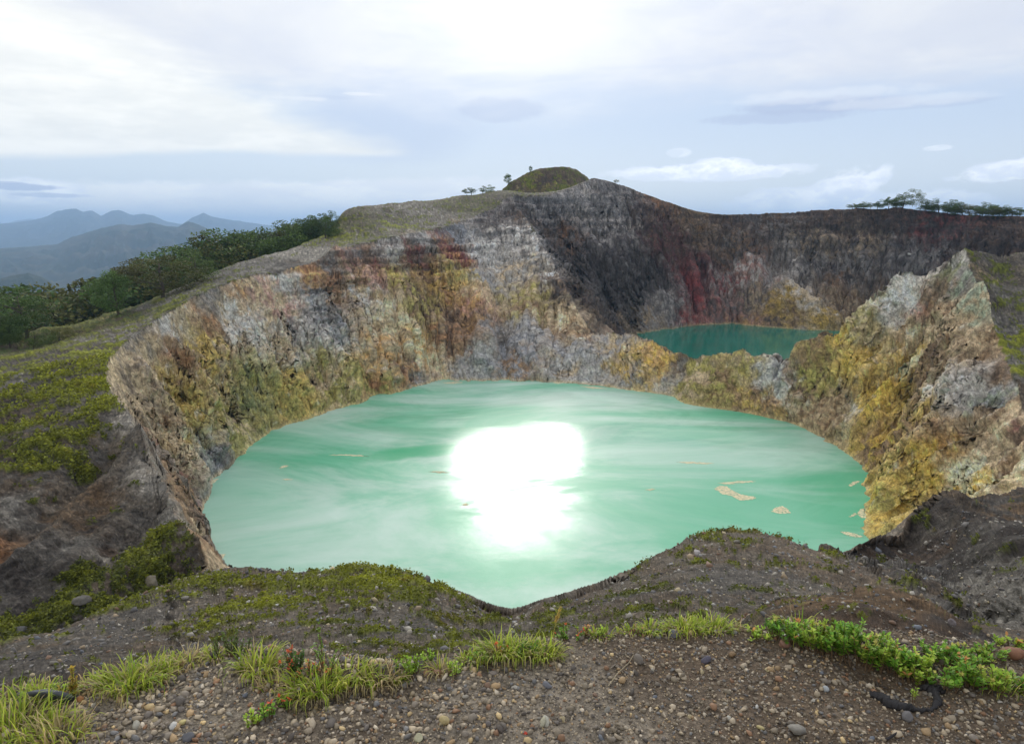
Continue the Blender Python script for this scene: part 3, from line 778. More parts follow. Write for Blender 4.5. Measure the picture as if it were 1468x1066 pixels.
SL = [
    # px, py, reach, colour a, colour b, moss 0..1, moss colour shift (0 dark olive .. 1 bright)
    (100, 560, 50, 'dark', 'gsoil', .56, .8), (30, 580, 46, 'dark', 'soil', .52, .75), (70, 530, 30, 'dgrey', 'soil', .6, .95), (140, 510, 26, 'dgrey', 'soil', .62, 1), (60, 650, 40, 'dgrey', 'soil', .55, .5), (150, 560, 40, 'gsoil', 'grey', .62, .9), (0, 640, 40, 'dgrey', 'soil', .55, .4),
    (200, 470, 30, 'gsoil', 'grey', .5, .8), (30, 540, 26, 'dgrey', 'grey', .5, .9), (290, 400, 34, 'grey', 'gsoil', .42, .4), (350, 385, 30, 'grey', 'dgrey', .3, .4), (240, 430, 30, 'dgrey', 'grey', .5, .5),
    (190, 610, 18, 'grey', 'lgrey', .1, .3), (150, 680, 30, 'dgrey', 'gsoil', .12, .2), (190, 790, 14, 'lgrey', 'dgrey', .1, .2), (140, 815, 14, 'lgrey', 'dgrey', .1, .2), (60, 790, 20, 'dark', 'dgrey', .1, .2), (120, 760, 20, 'brown', 'dark', .15, .3), (210, 700, 24, 'lgrey', 'grey', .08, .2), (110, 730, 36, 'soil', 'brown', .12, .2), (40, 730, 30, 'grey', 'dgrey', .1, .2), (70, 760, 24, 'brown', 'gsoil', .1, .2),
    (10, 770, 20, 'rust', 'dbrown', .1, .2), (100, 790, 30, 'grey', 'dgrey', .1, .2), (170, 750, 26, 'dgrey', 'gsoil', .15, .2), (230, 750, 18, 'lgrey', 'grey', .2, .2), (160, 790, 24, 'dbrown', 'dgrey', .2, .2),
    (30, 830, 40, 'dark', 'dgrey', .1, .2), (230, 780, 20, 'soil', 'dgrey', .75, .3), (200, 820, 24, 'dark', 'soil', .7, .3), (130, 840, 26, 'dgrey', 'soil', .6, .2), (60, 880, 26, 'dark', 'dgrey', .65, .2), (100, 850, 16, 'lgrey', 'dgrey', .4, .2), (270, 800, 14, 'soil', 'dgrey', .6, .3),
    (185, 540, 14, 'tan', 'grey', .1, .2), (225, 690, 10, 'tan', 'gsoil', .05, .2), (285, 800, 8, 'tan', 'gsoil', .05, .2),
    # left hump
    (400, 830, 24, 'gsoil', 'soil', .55, .6), (520, 825, 30, 'gsoil', 'soil', .78, .7), (600, 835, 24, 'gsoil', 'soil', .68, .6), (480, 860, 30, 'soil', 'gsoil', .5, .6), (300, 840, 24, 'soil', 'gsoil', .42, .6),
    (350, 870, 26, 'soil', 'gsoil', .5, .8), (270, 890, 22, 'soil', 'gsoil', .55, .8), (560, 890, 40, 'gsoil', 'dgrey', .38, .4), (430, 900, 34, 'soil', 'gsoil', .3, .4), (650, 880, 30, 'soil', 'gsoil', .5, .4), (700, 880, 16, 'soil', 'gsoil', .62, .5),
    (640, 920, 30, 'soil', 'gsoil', .42, .4), (150, 900, 34, 'dgrey', 'gsoil', .3, .4), (80, 930, 34, 'dgrey', 'soil', .22, .3), (200, 930, 34, 'soil', 'dgrey', .25, .3), (20, 950, 30, 'dark', 'dgrey', .3, .3), (120, 970, 26, 'dbrown', 'dark', .25, .3), (730, 885, 8, 'lgrey', 'grey', 0, 0),
    # right hump
    (1040, 770, 24, 'soil', 'gsoil', .38, .5), (960, 790, 20, 'soil', 'gsoil', .45, .5), (1090, 790, 22, 'soil', 'gsoil', .45, .5), (1170, 790, 14, 'path', 'soil', .5, .5), (1150, 800, 22, 'path', 'gsoil', .25, .4), (1100, 830, 34, 'gsoil', 'dgrey', .28, .3),
    (1000, 840, 40, 'soil', 'dgrey', .3, .2), (900, 850, 34, 'soil', 'dgrey', .3, .3), (850, 860, 26, 'dbrown', 'dgrey', .35, .3), (900, 880, 26, 'soil', 'gsoil', .4, .3), (1220, 830, 20, 'path', 'soil', .25, .4), (800, 870, 18, 'soil', 'dbrown', .35, .3), (1250, 835, 14, 'path', 'soil', .3, .5),
    # red mound
    (1200, 866, 24, 'rust', 'brown', .3, .4), (1120, 872, 22, 'rust', 'soil', .35, .6), (1300, 870, 24, 'rust', 'brown', .25, .4), (1350, 885, 18, 'dbrown', 'dark', .3, .4), (1250, 885, 24, 'brown', 'dbrown', .3, .4), (1400, 905, 20, 'dgrey', 'dark', .3, .4), (1060, 882, 14, 'path', 'rust', .4, .5),
    # dark mass on the right
    (1250, 780, 18, 'dark', 'dbrown', .2, .2), (1300, 760, 26, 'dark', 'dbrown', .2, .2), (1340, 745, 26, 'dark', 'dgrey', .2, .2), (1380, 740, 30, 'dark', 'soil', .12, .3), (1440, 730, 26, 'dgrey', 'brown', .15, .3), (1360, 790, 34, 'dgrey', 'dark', .14, .2), (1440, 790, 30, 'dgrey', 'dark', .15, .2),
    (1290, 810, 18, 'bgrey', 'dgrey', .2, .2), (1400, 840, 30, 'grey', 'dark', .18, .2), (1450, 860, 24, 'grey', 'dgrey', .22, .2), (1440, 900, 20, 'dark', 'dgrey', .4, .3), (1330, 850, 16, 'dark', 'soil', .3, .3),
    # mossy slope far right
    (1430, 390, 26, 'dgrey', 'gsoil', .4, .3), (1455, 430, 24, 'grey', 'dgrey', .36, .3), (1420, 440, 18, 'gsoil', 'dgrey', .5, .6), (1460, 490, 20, 'grey', 'dgrey', .6, .9), (1400, 390, 16, 'gsoil', 'tan', .4, .4), (1440, 470, 16, 'grey', 'dgrey', .35, .5),
    # upper slopes
    (520, 320, 30, 'gsoil', 'sgreen', .35, .35), (600, 305, 30, 'gsoil', 'grey', .36, .3), (680, 290, 26, 'gsoil', 'sgreen', .38, .35), (500, 335, 18, 'gsoil', 'grey', .72, .75), (560, 325, 20, 'gsoil', 'grey', .6, .6), (620, 318, 20, 'grey', 'gsoil', .5, .5),
    (470, 350, 14, 'grey', 'gsoil', .5, .7), (420, 362, 18, 'grey', 'lgrey', .2, .5), (450, 372, 14, 'lgrey', 'grey', .05, .5), (400, 380, 12, 'dark', 'dgrey', 0, 0), (430, 375, 10, 'dbrown', 'dark', 0, 0),
    (660, 320, 10, 'tan', 'grey', .1, .2), (590, 335, 10, 'tan', 'lgrey', .1, .2), (710, 285, 10, 'dgrey', 'gsoil', .2, .2),
    (790, 243, 14, 'soil', 'dbrown', .5, .1), (760, 258, 10, 'olive', 'soil', .6, .3), (785, 256, 12, 'dbrown', 'dark', .2, .1), (820, 246, 12, 'soil', 'dbrown', .5, .1), (800, 268, 10, 'olive', 'soil', .6, .2), (740, 262, 8, 'soil', 'dbrown', .5, .2),
    (850, 258, 12, 'grey', 'gsoil', .05, .1), (900, 270, 16, 'gsoil', 'grey', .05, .1), (1000, 303, 20, 'brown', 'soil', .05, .1), (1150, 303, 24, 'soil', 'brown', .1, .2), (1300, 300, 24, 'dbrown', 'soil', .3, .2), (1440, 311, 24, 'brown', 'olive', .5, .3),
    # forest valley
    (60, 462, 40, 'green', 'lgreen', .6, .6), (20, 470, 40, 'green', 'lgreen', .6, .6), (130, 462, 40, 'green', 'olive', .6, .2), (150, 450, 26, 'green', 'olive', .3, .3), (40, 470, 24, 'green', 'lgreen', .6, .6), (100, 480, 24, 'olive', 'dbrown', .5, .1), (170, 430, 16, 'lgreen', 'green', .5, .6), (190, 450, 20, 'green', 'dbrown', .4, .1),
    (210, 440, 16, 'grey', 'dgrey', .3, .2), (20, 500, 20, 'green', 'dbrown', .4, .1), (300, 385, 24, 'green', 'olive', .5, .4), (400, 350, 24, 'green', 'olive', .5, .4), (470, 338, 14, 'lgreen', 'olive', .8, .9), (-200, 500, 60, 'green', 'olive', .5, .3),
]
pal = {k: np.array(v, np.float32) for k, v in PAL.items()}


def blend_controls(ctrl, mask, warp=0.5):
    idx = np.nonzero(mask)[0]
    P0 = np.stack([x0[idx], y0[idx], z0[idx]], -1)
    D = np.linalg.norm(P0, axis=1)
    lam = np.maximum(D * 0.03, .3)[:, None]
    # domain warp so that the beds and stains have ragged edges
    q = P0 / 9.0
    wx = np.stack([fbm(q[:, 0], q[:, 1], q[:, 2], 4, 101), fbm(q[:, 0], q[:, 1], q[:, 2], 4, 131), fbm(q[:, 0], q[:, 1], q[:, 2], 4, 151)], -1)
    q = P0 / 2.8
    wx2 = np.stack([fbm(q[:, 0], q[:, 1], q[:, 2], 3, 171), fbm(q[:, 0], q[:, 1], q[:, 2], 3, 181), fbm(q[:, 0], q[:, 1], q[:, 2], 3, 191)], -1)
    Pw = P0 + wx * lam * warp * 2.4 + wx2 * lam * warp * .9
    nc = 2 * 3 + 3
    acc = np.zeros((len(idx), nc), np.float32)
    tot = np.full(len(idx), 1e-9, np.float32)
    cp = []
    for c in ctrl:
        p = np.array(cast(c[0], c[1]))
        dc = np.linalg.norm(p)
        cp.append((p, c[2] * dc / F * 1.05, c))
    for p, rad, c in cp:
        d2 = ((Pw - p) ** 2).sum(-1) / rad ** 2
        m = d2 < 25
        w_ = 1.0 / (0.06 + d2[m] ** 2)
        va = pal[c[3]]; vb = pal[c[4]]
        row = np.concatenate([va, vb, [c[5] if len(c) > 5 else 0, c[6] if len(c) > 6 else 0, 1]]).astype(np.float32)
        acc[m] += w_[:, None] * row
        tot[m] += w_
    dflt = np.concatenate([pal['gsoil'], pal['soil'], [.3, .4, 1]]).astype(np.float32)
    acc += dflt * 0.0005
    tot += 0.0005
    return idx, acc / tot[:, None], D


rgb = np.zeros((len(x), 3), np.float32)
mossv = np.zeros(len(x), np.float32)
rough_stone = rng.random(len(x)).astype(np.float32)

# walls
idx, cc, D = blend_controls(W, wall)
xi, yi, zi = x0[idx], y0[idx], z0[idx]
lam = np.maximum(D * 0.022, 0.5)
lamq = 2.0 ** np.round(np.log2(np.median(lam)))
n_a = fbm(xi / 9, yi / 9, zi / 10, 6, 201, .66)
n_b = fbm(xi / 2.6, yi / 2.6, zi / 3.4, 4, 231, .7)
mixf = sstep(-.16, .16, n_a + .35 * n_b)
c = cc[:, 0:3] * (1 - mixf[:, None]) + cc[:, 3:6] * mixf[:, None]
# beds: thin layers of slightly different rock on the upper walls
tt = np.where(reg[idx] == 2, t2[idx], t1[idx])
bedn = perlin(xi * .008, yi * .008, zi * .42, 301) + .6 * perlin(xi * .012, yi * .012, zi * 1.1, 302)
bedk = sstep(.5, .75, tt) * sstep(1.03, .98, tt)
c = c * (1 + (np.clip(bedn * 1.3, -.6, .9) * bedk * (.08 + .6 * bedm[idx]))[:, None] * np.array([1, .92, .85]))
# run-off streaks down the wall
aa = np.where(reg[idx] == 2, np.arctan2(yi - C2[1], xi - C2[0]), np.arctan2(yi - C1[1], xi - C1[0]))
st = fbm(np.cos(aa) * 60, np.sin(aa) * 60, zi / 60, 3, 311, .7)
st2 = fbm(np.cos(aa) * 160, np.sin(aa) * 160, zi / 30, 2, 315, .7)
c = c * (1 + .16 * st)[:, None]
# pale mineral crusts and dark cracks
cr = fbm(xi / 7, yi / 7, zi / 9, 5, 321, .6, True)
wh = sstep(.42, .62, fbm(xi / 5, yi / 5, zi / 7, 5, 331, .65) + .22) * .0
lum = c.mean(1, keepdims=True)
c = c * (1 + .85 * np.clip(n_b, -1, 1))[:, None]
c = np.where(reg[idx][:, None] == 2, c * np.array([.72, .68, .66]), c * np.array([1.02, .97, .90]))
pale = sstep(.22, .42, fbm(xi / 6, yi / 6, zi / 9, 5, 341, .65))
c = c * (1 - .40 * pale[:, None]) + (np.array([.44, .42, .38]) * .40 + 0 * lum) * pale[:, None] * np.clip(lum / .2, .25, 1)
crack = sstep(.62, .78, cr)
c = c * (1 - .45 * crack)[:, None]
# tide line of mineral just above the water
tl = sstep(2.4, .3, z[idx] - LAKE_Z)
c = c * (1 - tl[:, None] * .5) + np.array([.36, .29, .15]) * tl[:, None] * .5
spk = rough_stone[idx]
c = c * np.where(spk > .97, 1.45, np.where(spk < .05, .6, 1))[:, None]
g_ = c.mean(1, keepdims=True)
c = np.clip(g_ + (c - g_) * 1.0, .006, 1) * np.where(reg[idx][:, None] == 2, 1.35, 2.0)
rgb[idx] = c

# slopes
sl = ~wall & ~near
idx, cc, D = blend_controls(SL, sl, .4)
xi, yi, zi = x0[idx], y0[idx], z0[idx]
n_a = fbm(xi / 6, yi / 6, zi / 6, 5, 401, .6)
n_b = fbm(xi / 1.1, yi / 1.1, zi / 1.1, 4, 431, .65)
fb = np.clip((D - 15) / 60, 0, 1)
n_c = fbm(xi / .3, yi / .3, zi / .3, 3, 441, .7) * (1 - np.clip((D - 60) / 90, 0, 1))
mixf = sstep(-.2, .2, n_a + .4 * n_b)
c = cc[:, 0:3] * (1 - mixf[:, None]) + cc[:, 3:6] * mixf[:, None]
c = c * (1 + .6 * n_b + .7 * n_c)[:, None] * np.array([.88, .81, .69])
spk = rough_stone[idx]
steepish = N2[idx, 2]
c = c * np.where(spk > .975, 2.0, np.where(spk > .93, 1.35, np.where(spk < .12, .6, 1)))[:, None]
# moss and cushion plants: patches elongated along the slope
md, mb = cc[:, 6], cc[:, 7]
s1 = np.clip(D / 60, .7, 4)
# patches about one part in thirty of the distance
pn = np.zeros(len(idx), np.float32)
for lo, hi, lamm in [(0, 40, 1.5), (40, 100, 3.6), (100, 1e9, 7.0)]:
    ed = np.clip((D - lo) / (lo * .25 + 1e-6), 0, 1) if lo else 1.0
    eu = 1 - np.clip((D - hi) / (hi * .25), 0, 1)
    wgt = ed * eu
    mm = wgt > 0
    al = (xi[mm] * .88 + yi[mm] * .47)
    ac = (-xi[mm] * .47 + yi[mm] * .88)
    pn[mm] += (wgt if np.isscalar(wgt) else wgt[mm]) * (fbm(al / (lamm * 1.5), ac / lamm, zi[mm] / lamm, 5, int(500 + lamm * 10), .62))
pn = pn + .18 * n_b
thr = (0.42 - md * 0.74)
pn2 = fbm(xi / (s1 * .55), yi / (s1 * .55), zi / (s1 * .55), 4, 577, .6)
mo = np.maximum(sstep(thr - .015, thr + .06, pn), sstep(thr + .12, thr + .2, pn2) * sstep(.08, .3, md))
mo *= sstep(.35, .55, steepish + .15)
edge = sstep(thr, thr + .35, pn)
mcd = np.array([.065, .078, .012]); mcl = np.array([.24, .252, .022]); mcr = np.array([.14, .085, .02])
mcol = mcd + (mcl - mcd) * (np.clip(mb * .75 + .45 * edge - .1 + .35 * n_b, 0, 1)[:, None])
rs = sstep(.25, .5, fbm(xi / 4, yi / 4, zi / 4, 3, 561))
mcol = mcol * (1 - .5 * rs[:, None]) + mcr * .5 * rs[:, None]
mcol = mcol * (1 + .7 * np.clip(n_b, -.7, .7))[:, None]
c = c * (1 - mo[:, None]) + mcol * mo[:, None]
rgb[idx] = c
mossv[idx] = mo
# cushions stand above the soil
hgt = np.clip(D / 160, .04, .9) * mo * (.5 + .7 * edge + .5 * n_b) * np.clip((D - 6) / 10, 0.3, 1)
x[idx] += N2[idx, 0] * hgt * .5; y[idx] += N2[idx, 1] * hgt * .5; z[idx] += hgt * .8
# ledge
idx = np.nonzero(near)[0]
n_a = fbm(x[idx] * 1.6, y[idx] * 1.6, .3, 4, 601)
n_b = fbm(x[idx] * 30, y[idx] * 30, .3, 3, 611, .7)
mixf = sstep(-.3, .3, n_a + np.clip(-x[idx] * .25, -.4, .4))
c = np.array([.15, .11, .075]) * (1 - mixf[:, None]) + np.array([.28, .235, .18]) * mixf[:, None]
rgb[idx] = c * (1 + .5 * n_b)[:, None]
rgb = np.clip(rgb, .008, .8)


def rock_material(name, bump_scale, strength, dist_m, spec=.25, rough=.9):
    m = bpy.data.materials.new(name)
    m.use_nodes = True
    t = m.node_tree
    b = NB(t)
    bs = t.nodes['Principled BSDF']
    bs.inputs['Roughness'].default_value = rough
    bs.inputs['Specular IOR Level'].default_value = spec
    at = b.new('ShaderNodeAttribute', attribute_name='rock')
    tc = b.new('ShaderNodeTexCoord')
    n1 = b.noise(tc.outputs['Object'], bump_scale, 8, .75)
    n2 = b.noise(tc.outputs['Object'], bump_scale * .23, 6, .6)
    n3 = b.noise(tc.outputs['Object'], bump_scale * 3.1, 4, .7)
    vo = b.new('ShaderNodeTexVoronoi', feature='DISTANCE_TO_EDGE')
    vw = b.new('ShaderNodeVectorMath', operation='ADD')
    wn = b.new('ShaderNodeVectorMath', operation='SCALE')
    b.l.new(b.noise(tc.outputs['Object'], bump_scale * .6, 3, .6, color=True), wn.inputs[0])
    wn.inputs['Scale'].default_value = 2.2 / bump_scale
    b.l.new(tc.outputs['Object'], vw.inputs[0]); b.l.new(wn.outputs[0], vw.inputs[1])
    b.l.new(vw.outputs[0], vo.inputs['Vector'])
    vo.inputs['Scale'].default_value = bump_scale * .55
    crk = b.ss(0.0, .14, vo.outputs['Distance'])
    k = b.m('ADD', b.m('MULTIPLY', n1, 1.5), b.m('ADD', b.m('MULTIPLY', n2, .5), b.m('MULTIPLY', n3, .9)))
    k = b.m('MAXIMUM', b.m('SUBTRACT', b.m('MULTIPLY', k, 1.7), 1.5), .10)
    k = b.m('MULTIPLY', k, b.m('ADD', .72, b.m('MULTIPLY', crk, .28)))
    n1 = b.m('ADD', n1, b.m('MULTIPLY', crk, .12))
    vm = b.new('ShaderNodeVectorMath', operation='SCALE')
    b.l.new(at.outputs['Color'], vm.inputs[0]); b.l.new(k, vm.inputs['Scale'])
    b.l.new(vm.outputs[0], bs.inputs['Base Color'])
    bp = b.new('ShaderNodeBump')
    bp.inputs['Strength'].default_value = strength
    bp.inputs['Distance'].default_value = dist_m
    b.l.new(n1, bp.inputs['Height'])
    b.l.new(bp.outputs[0], bs.inputs['Normal'])
    return m


MAT_FAR = rock_material('rock_of_crater', .45, .9, 1.6)
MAT_MID = rock_material('rock_and_moss_of_slopes', 1.6, .9, .35)
MAT_NEAR = rock_material('gravelly_soil', 45, .9, .02, .3, .95)

nth, nr = shp
I = np.arange(nth * nr).reshape(nth, nr)
Q = np.stack([I[:-1, :-1], I[1:, :-1], I[1:, 1:], I[:-1, 1:]], -1).reshape(-1, 4)
Q = Q[:, ::-1]
pos = np.stack([x, y, z], -1)
qd = dist[Q].mean(1)
qnear = near[Q].any(1)
qwall = (wall[Q].sum(1) >= 2)
qreg = reg[Q].max(1)
qz = z[Q].max(1)
parts = [('gravel_ledge', qnear, MAT_NEAR),
         ('crater_wall', ~qnear & qwall & (qreg == 1) & (qz > LAKE_Z - 4), MAT_FAR),
         ('far_crater_wall', ~qnear & qwall & (qreg == 2) & (qz > LAKE_Z - 4), MAT_FAR)]
rest = ~parts[0][1] & ~parts[1][1] & ~parts[2][1] & ~(qwall & (qz <= LAKE_Z - 4))
parts.append(('near_hillside', rest & (qd < 95), MAT_MID))
parts.append(('volcano_slope', rest & (qd >= 95), MAT_FAR))


def mesh_from(name, verts, faces, mat=None, attr=None, smooth=True):
    me = bpy.data.meshes.new(name)
    nv, nf, k = len(verts), len(faces), faces.shape[1]
    me.vertices.add(nv)
    me.vertices.foreach_set('co', np.ascontiguousarray(verts, np.float32).ravel())
    me.loops.add(nf * k)
    me.loops.foreach_set('vertex_index', np.ascontiguousarray(faces, np.int32).ravel())
    me.polygons.add(nf)
    me.polygons.foreach_set('loop_start', np.arange(0, nf * k, k, dtype=np.int32))
    if smooth:
        me.polygons.foreach_set('use_smooth', np.ones(nf, bool))
    if attr is not None:
        a = me.attributes.new('rock', 'FLOAT_COLOR', 'POINT')
        a.data.foreach_set('color', np.concatenate([attr, np.ones((nv, 1))], 1).astype(np.float32).ravel())
    me.update(calc_edges=True)
    if mat:
        me.materials.append(mat)
    return me


def link(name, me, parent=None, **props):
    o = bpy.data.objects.new(name, me)
    COL.objects.link(o)
    if parent is not None:
        o.parent = parent
    for k, v in props.items():
        o[k] = v
    return o


for name, m, mat in parts:
    f = Q[m]
    used = np.unique(f)
    remap = np.zeros(len(x), np.int32)
    remap[used] = np.arange(len(used))
    me = mesh_from(name, pos[used], remap[f], mat, rgb[used])
    link(name, me, kind='structure')


# ---------------------------------------------------------------- helpers for materials
def simple_mat(name, col, rough=.8, spec=.3, var=0.0, scale=5.0, col2=None, bump=0, trans=0.0):
    m = bpy.data.materials.new(name)
    m.use_nodes = True
    t = m.node_tree
    b = NB(t)
    bs = t.nodes['Principled BSDF']
    bs.inputs['Roughness'].default_value = rough
    bs.inputs['Specular IOR Level'].default_value = spec
    tc = b.new('ShaderNodeTexCoord')
    n = b.noise(tc.outputs['Object'], scale, 5, .6)
    c2 = col2 or tuple(v * (1 - var) for v in col)
    f = b.ss(.35, .65, n)
    b.l.new(b.mix(f, col, c2), bs.inputs['Base Color'])
    if bump:
        bp = b.new('ShaderNodeBump')
        bp.inputs['Strength'].default_value = .7
        bp.inputs['Distance'].default_value = bump
        b.l.new(n, bp.inputs['Height'])
        b.l.new(bp.outputs[0], bs.inputs['Normal'])
    return m


# ---------------------------------------------------------------- lakes
def lake_mesh(name, c, RS, extra):
    n = 180
    a = np.linspace(-math.pi, math.pi, n, endpoint=False)
    r = np.interp(a, RG, RS) + extra
    v = [(c[0], c[1], LAKE_Z)] + [(c[0] + math.cos(t) * q, c[1] + math.sin(t) * q, LAKE_Z) for t, q in zip(a, r)]
    f = np.array([(0, 1 + i, 1 + (i + 1) % n) for i in range(n)])
    return mesh_from(name, np.array(v), f, smooth=False)


def water_mat(name, deep, pale, r1, r2, wide):
    m = bpy.data.materials.new(name)
    m.use_nodes = True
    b = NB(m.node_tree)
    out = m.node_tree.nodes['Material Output']
    bs = m.node_tree.nodes['Principled BSDF']
    bs2 = b.new('ShaderNodeBsdfPrincipled')
    tc = b.new('ShaderNodeTexCoord')
    mp = b.new('ShaderNodeMapping')
    mp.inputs['Rotation'].default_value = (0, 0, math.radians(-14))
    mp.inputs['Scale'].default_value = (.5, 1.1, 1)
    b.l.new(tc.outputs['Object'], mp.inputs[0])
    swirl = b.noise(mp.outputs[0], .014, 7, .62, .8)
    f = b.ss(.36, .66, swirl)
    colr = b.mix(b.m('MULTIPLY', f, .95), deep, pale)
    sp = b.new('ShaderNodeSeparateXYZ')
    b.l.new(tc.outputs['Object'], sp.inputs[0])
    wv = b.m('MULTIPLY', b.m('SUBTRACT', b.noise(tc.outputs['Object'], .03, 4, .6), .5), 2.2)
    # calmer patch left of the middle, its weaker reflection painted as deeper green
    ex = b.m('DIVIDE', b.m('ADD', sp.outputs[0], 42.0), 34.0)
    ey = b.m('DIVIDE', b.m('SUBTRACT', b.m('SUBTRACT', sp.outputs[1], 333.0), b.m('MULTIPLY', b.m('ADD', sp.outputs[0], 42.0), .35)), 11.0)
    pq = b.m('ADD', b.m('ADD', b.m('MULTIPLY', ex, ex), b.m('MULTIPLY', ey, ey)), wv)
    patch = b.ss(1.5, .5, pq)
    if name.startswith('milky'):
        colr = b.mix(b.m('MULTIPLY', patch, .75), colr, (.05, .42, .20))
    wind = b.ss(.40, .58, b.noise(mp.outputs[0], .016, 8, .66, 1.2))
    w1 = b.noise(tc.outputs['Object'], 1.1, 4, .65)
    w2 = b.noise(tc.outputs['Object'], .22, 3, .6)
    bp = b.new('ShaderNodeBump')
    bp.inputs['Strength'].default_value = .10
    bp.inputs['Distance'].default_value = .2
    b.l.new(b.m('ADD', w1, w2), bp.inputs['Height'])
    for q, r in ((bs, r1), (bs2, r2)):
        b.l.new(colr, q.inputs['Base Color'])
        q.inputs['IOR'].default_value = 1.333
        q.inputs['Specular IOR Level'].default_value = .38 if q is bs and name.startswith('milky') else .5
        q.inputs['Roughness'].default_value = r
        b.l.new(bp.outputs[0], q.inputs['Normal'])
    mx = b.new('ShaderNodeMixShader')
    b.l.new(b.m('MULTIPLY', b.m('ADD', .3, b.m('MULTIPLY', wind, .7)), b.m('SUBTRACT', wide, b.m('MULTIPLY', patch, wide * .8))), mx.inputs[0])
    b.l.new(bs.outputs[0], mx.inputs[1]); b.l.new(bs2.outputs[0], mx.inputs[2])
    b.l.new(mx.outputs[0], out.inputs['Surface'])
    return m


me = lake_mesh('lake', C1, R1S, 9)
me.materials.append(water_mat('milky_green_water', (.105, .43, .25), (.46, .62, .53), .16, .48, .97))
link('lake', me, kind='structure')
me = lake_mesh('far_lake', C2, R2S, 9)
me.materials.append(water_mat('dark_teal_water', (.000, .15, .105), (.001, .18, .13), .06, .2, .2))
link('far_lake', me, kind='structure')


# ---------------------------------------------------------------- far mountains
def range_mesh(name, D, sil, floor, front, back, seed, colr, colg):
    px = np.array([s[0] for s in sil], float)
    az = np.array([math.radians(azel(*s)[0]) for s in sil]); tel = np.array([math.tan(math.radians(azel(*s)[1])) for s in sil])
    NA, ND = 420, 110
    a = np.linspace(az[0], az[-1], NA)
    te = np.interp(a, az, tel)
    dd = np.linspace(-front, back, ND)
    A, Dm = np.meshgrid(a, dd, indexing='ij')
    wig = fbm(np.sin(A) * D / (D * .06), seed, 0 * A, 3, seed) * D * .02
    R = D + Dm + wig
    xx, yy = np.sin(A) * R, np.cos(A) * R
    crest = te[:, None] * (D + wig)
    t = np.where(Dm < 0, -Dm / front, Dm / back)
    h = crest - floor
    L_ = D * .035
    er = fbm(xx / L_, yy / L_, seed * .37, 6, seed, .55, True)
    e2 = fbm(xx / (L_ * .3), yy / (L_ * .3), seed * .37, 4, seed + 3, .55)
    prof = (1 - t) ** 1.15
    zz = floor + h * (prof + (er - .25) * .34 * np.sin(np.pi * np.clip(t, 0, 1)) ** .8 + e2 * .05 * np.clip(t * 8, 0, 1))
    zz += D * .0007 * perlin(xx / (D * .006), yy / (D * .006), 0 * xx, seed) * (t < .05)
    zz = np.where(t > .97, floor - 30, zz)
    ids = np.arange(NA * ND).reshape(NA, ND)
    q = np.stack([ids[:-1, :-1], ids[1:, :-1], ids[1:, 1:], ids[:-1, 1:]], -1).reshape(-1, 4)
    mixn = sstep(-.2, .3, fbm(xx / L_, yy / L_, zz / L_, 5, seed + 9))[..., None].reshape(-1, 1)
    c = np.array(colr) * (1 - mixn) + np.array(colg) * mixn
    m = simple_mat(name + '_cover', (.04, .06, .03), .95, .1)
    at = m.node_tree.nodes.new('ShaderNodeAttribute'); at.attribute_name = 'rock'
    m.node_tree.links.new(at.outputs['Color'], m.node_tree.nodes['Principled BSDF'].inputs['Base Color'])
    me = mesh_from(name, np.stack([xx, yy, zz], -1).reshape(-1, 3), q, m, c)
    return link(name, me, kind='structure')


FLOOR = -800
range_mesh('dark_foothill', 8500, [(-260, 440), (-120, 420), (-40, 405), (0, 400), (20, 394), (40, 391), (60, 397), (78, 407), (110, 425), (150, 440), (260, 450)], FLOOR, 1900, 2000, 3, (.035, .05, .025), (.05, .06, .03))
range_mesh('mountain_range', 16000, [(-700, 385), (-400, 380), (-200, 370), (-60, 362), (0, 356), (40, 353), (80, 350), (105, 339), (130, 331), (150, 326), (172, 321), (190, 323), (215, 319), (235, 323), (255, 325), (270, 317),
                                    (285, 322), (300, 329), (330, 345), (380, 368), (450, 392), (600, 420)], FLOOR, 6000, 5000, 5, (.04, .055, .03), (.075, .075, .045))
range_mesh('far_mountain_range', 35000, [(-700, 345), (-400, 335), (-200, 330), (-60, 325), (0, 321), (30, 318), (50, 315), (68, 310), (80, 303), (95, 300), (108, 299), (120, 304), (130, 301), (145, 309), (160, 302), (172, 301), (190, 309),
                                         (205, 306), (220, 309), (240, 318), (262, 321), (275, 312), (292, 305), (305, 311), (330, 315), (350, 318), (400, 325), (480, 333), (700, 340)], FLOOR, 11000, 9000, 8, (.04, .055, .03), (.06, .065, .04))
range_mesh('farthest_mountain_range', 58000, [(-700, 325), (-300, 322), (-100, 318), (-20, 314), (10, 321), (22, 316), (45, 313), (70, 317), (110, 322), (150, 324), (300, 325), (450, 328), (700, 332)], FLOOR, 10000, 8000, 13, (.04, .055, .03), (.06, .065, .04))

plain_m = simple_mat('valley_floor_cover', (.05, .07, .03), .95, .1, scale=.002, col2=(.09, .09, .05))
n = 96
aa_ = np.linspace(0, 2 * math.pi, n, endpoint=False)
v = [(0, 0, FLOOR - 25)] + [(math.cos(t) * 76000, math.sin(t) * 76000, FLOOR - 25) for t in aa_]
me = mesh_from('valley_floor', np.array(v), np.array([(0, 1 + i, 1 + (i + 1) % n) for i in range(n)]), plain_m, smooth=False)
link('valley_floor', me, kind='structure')

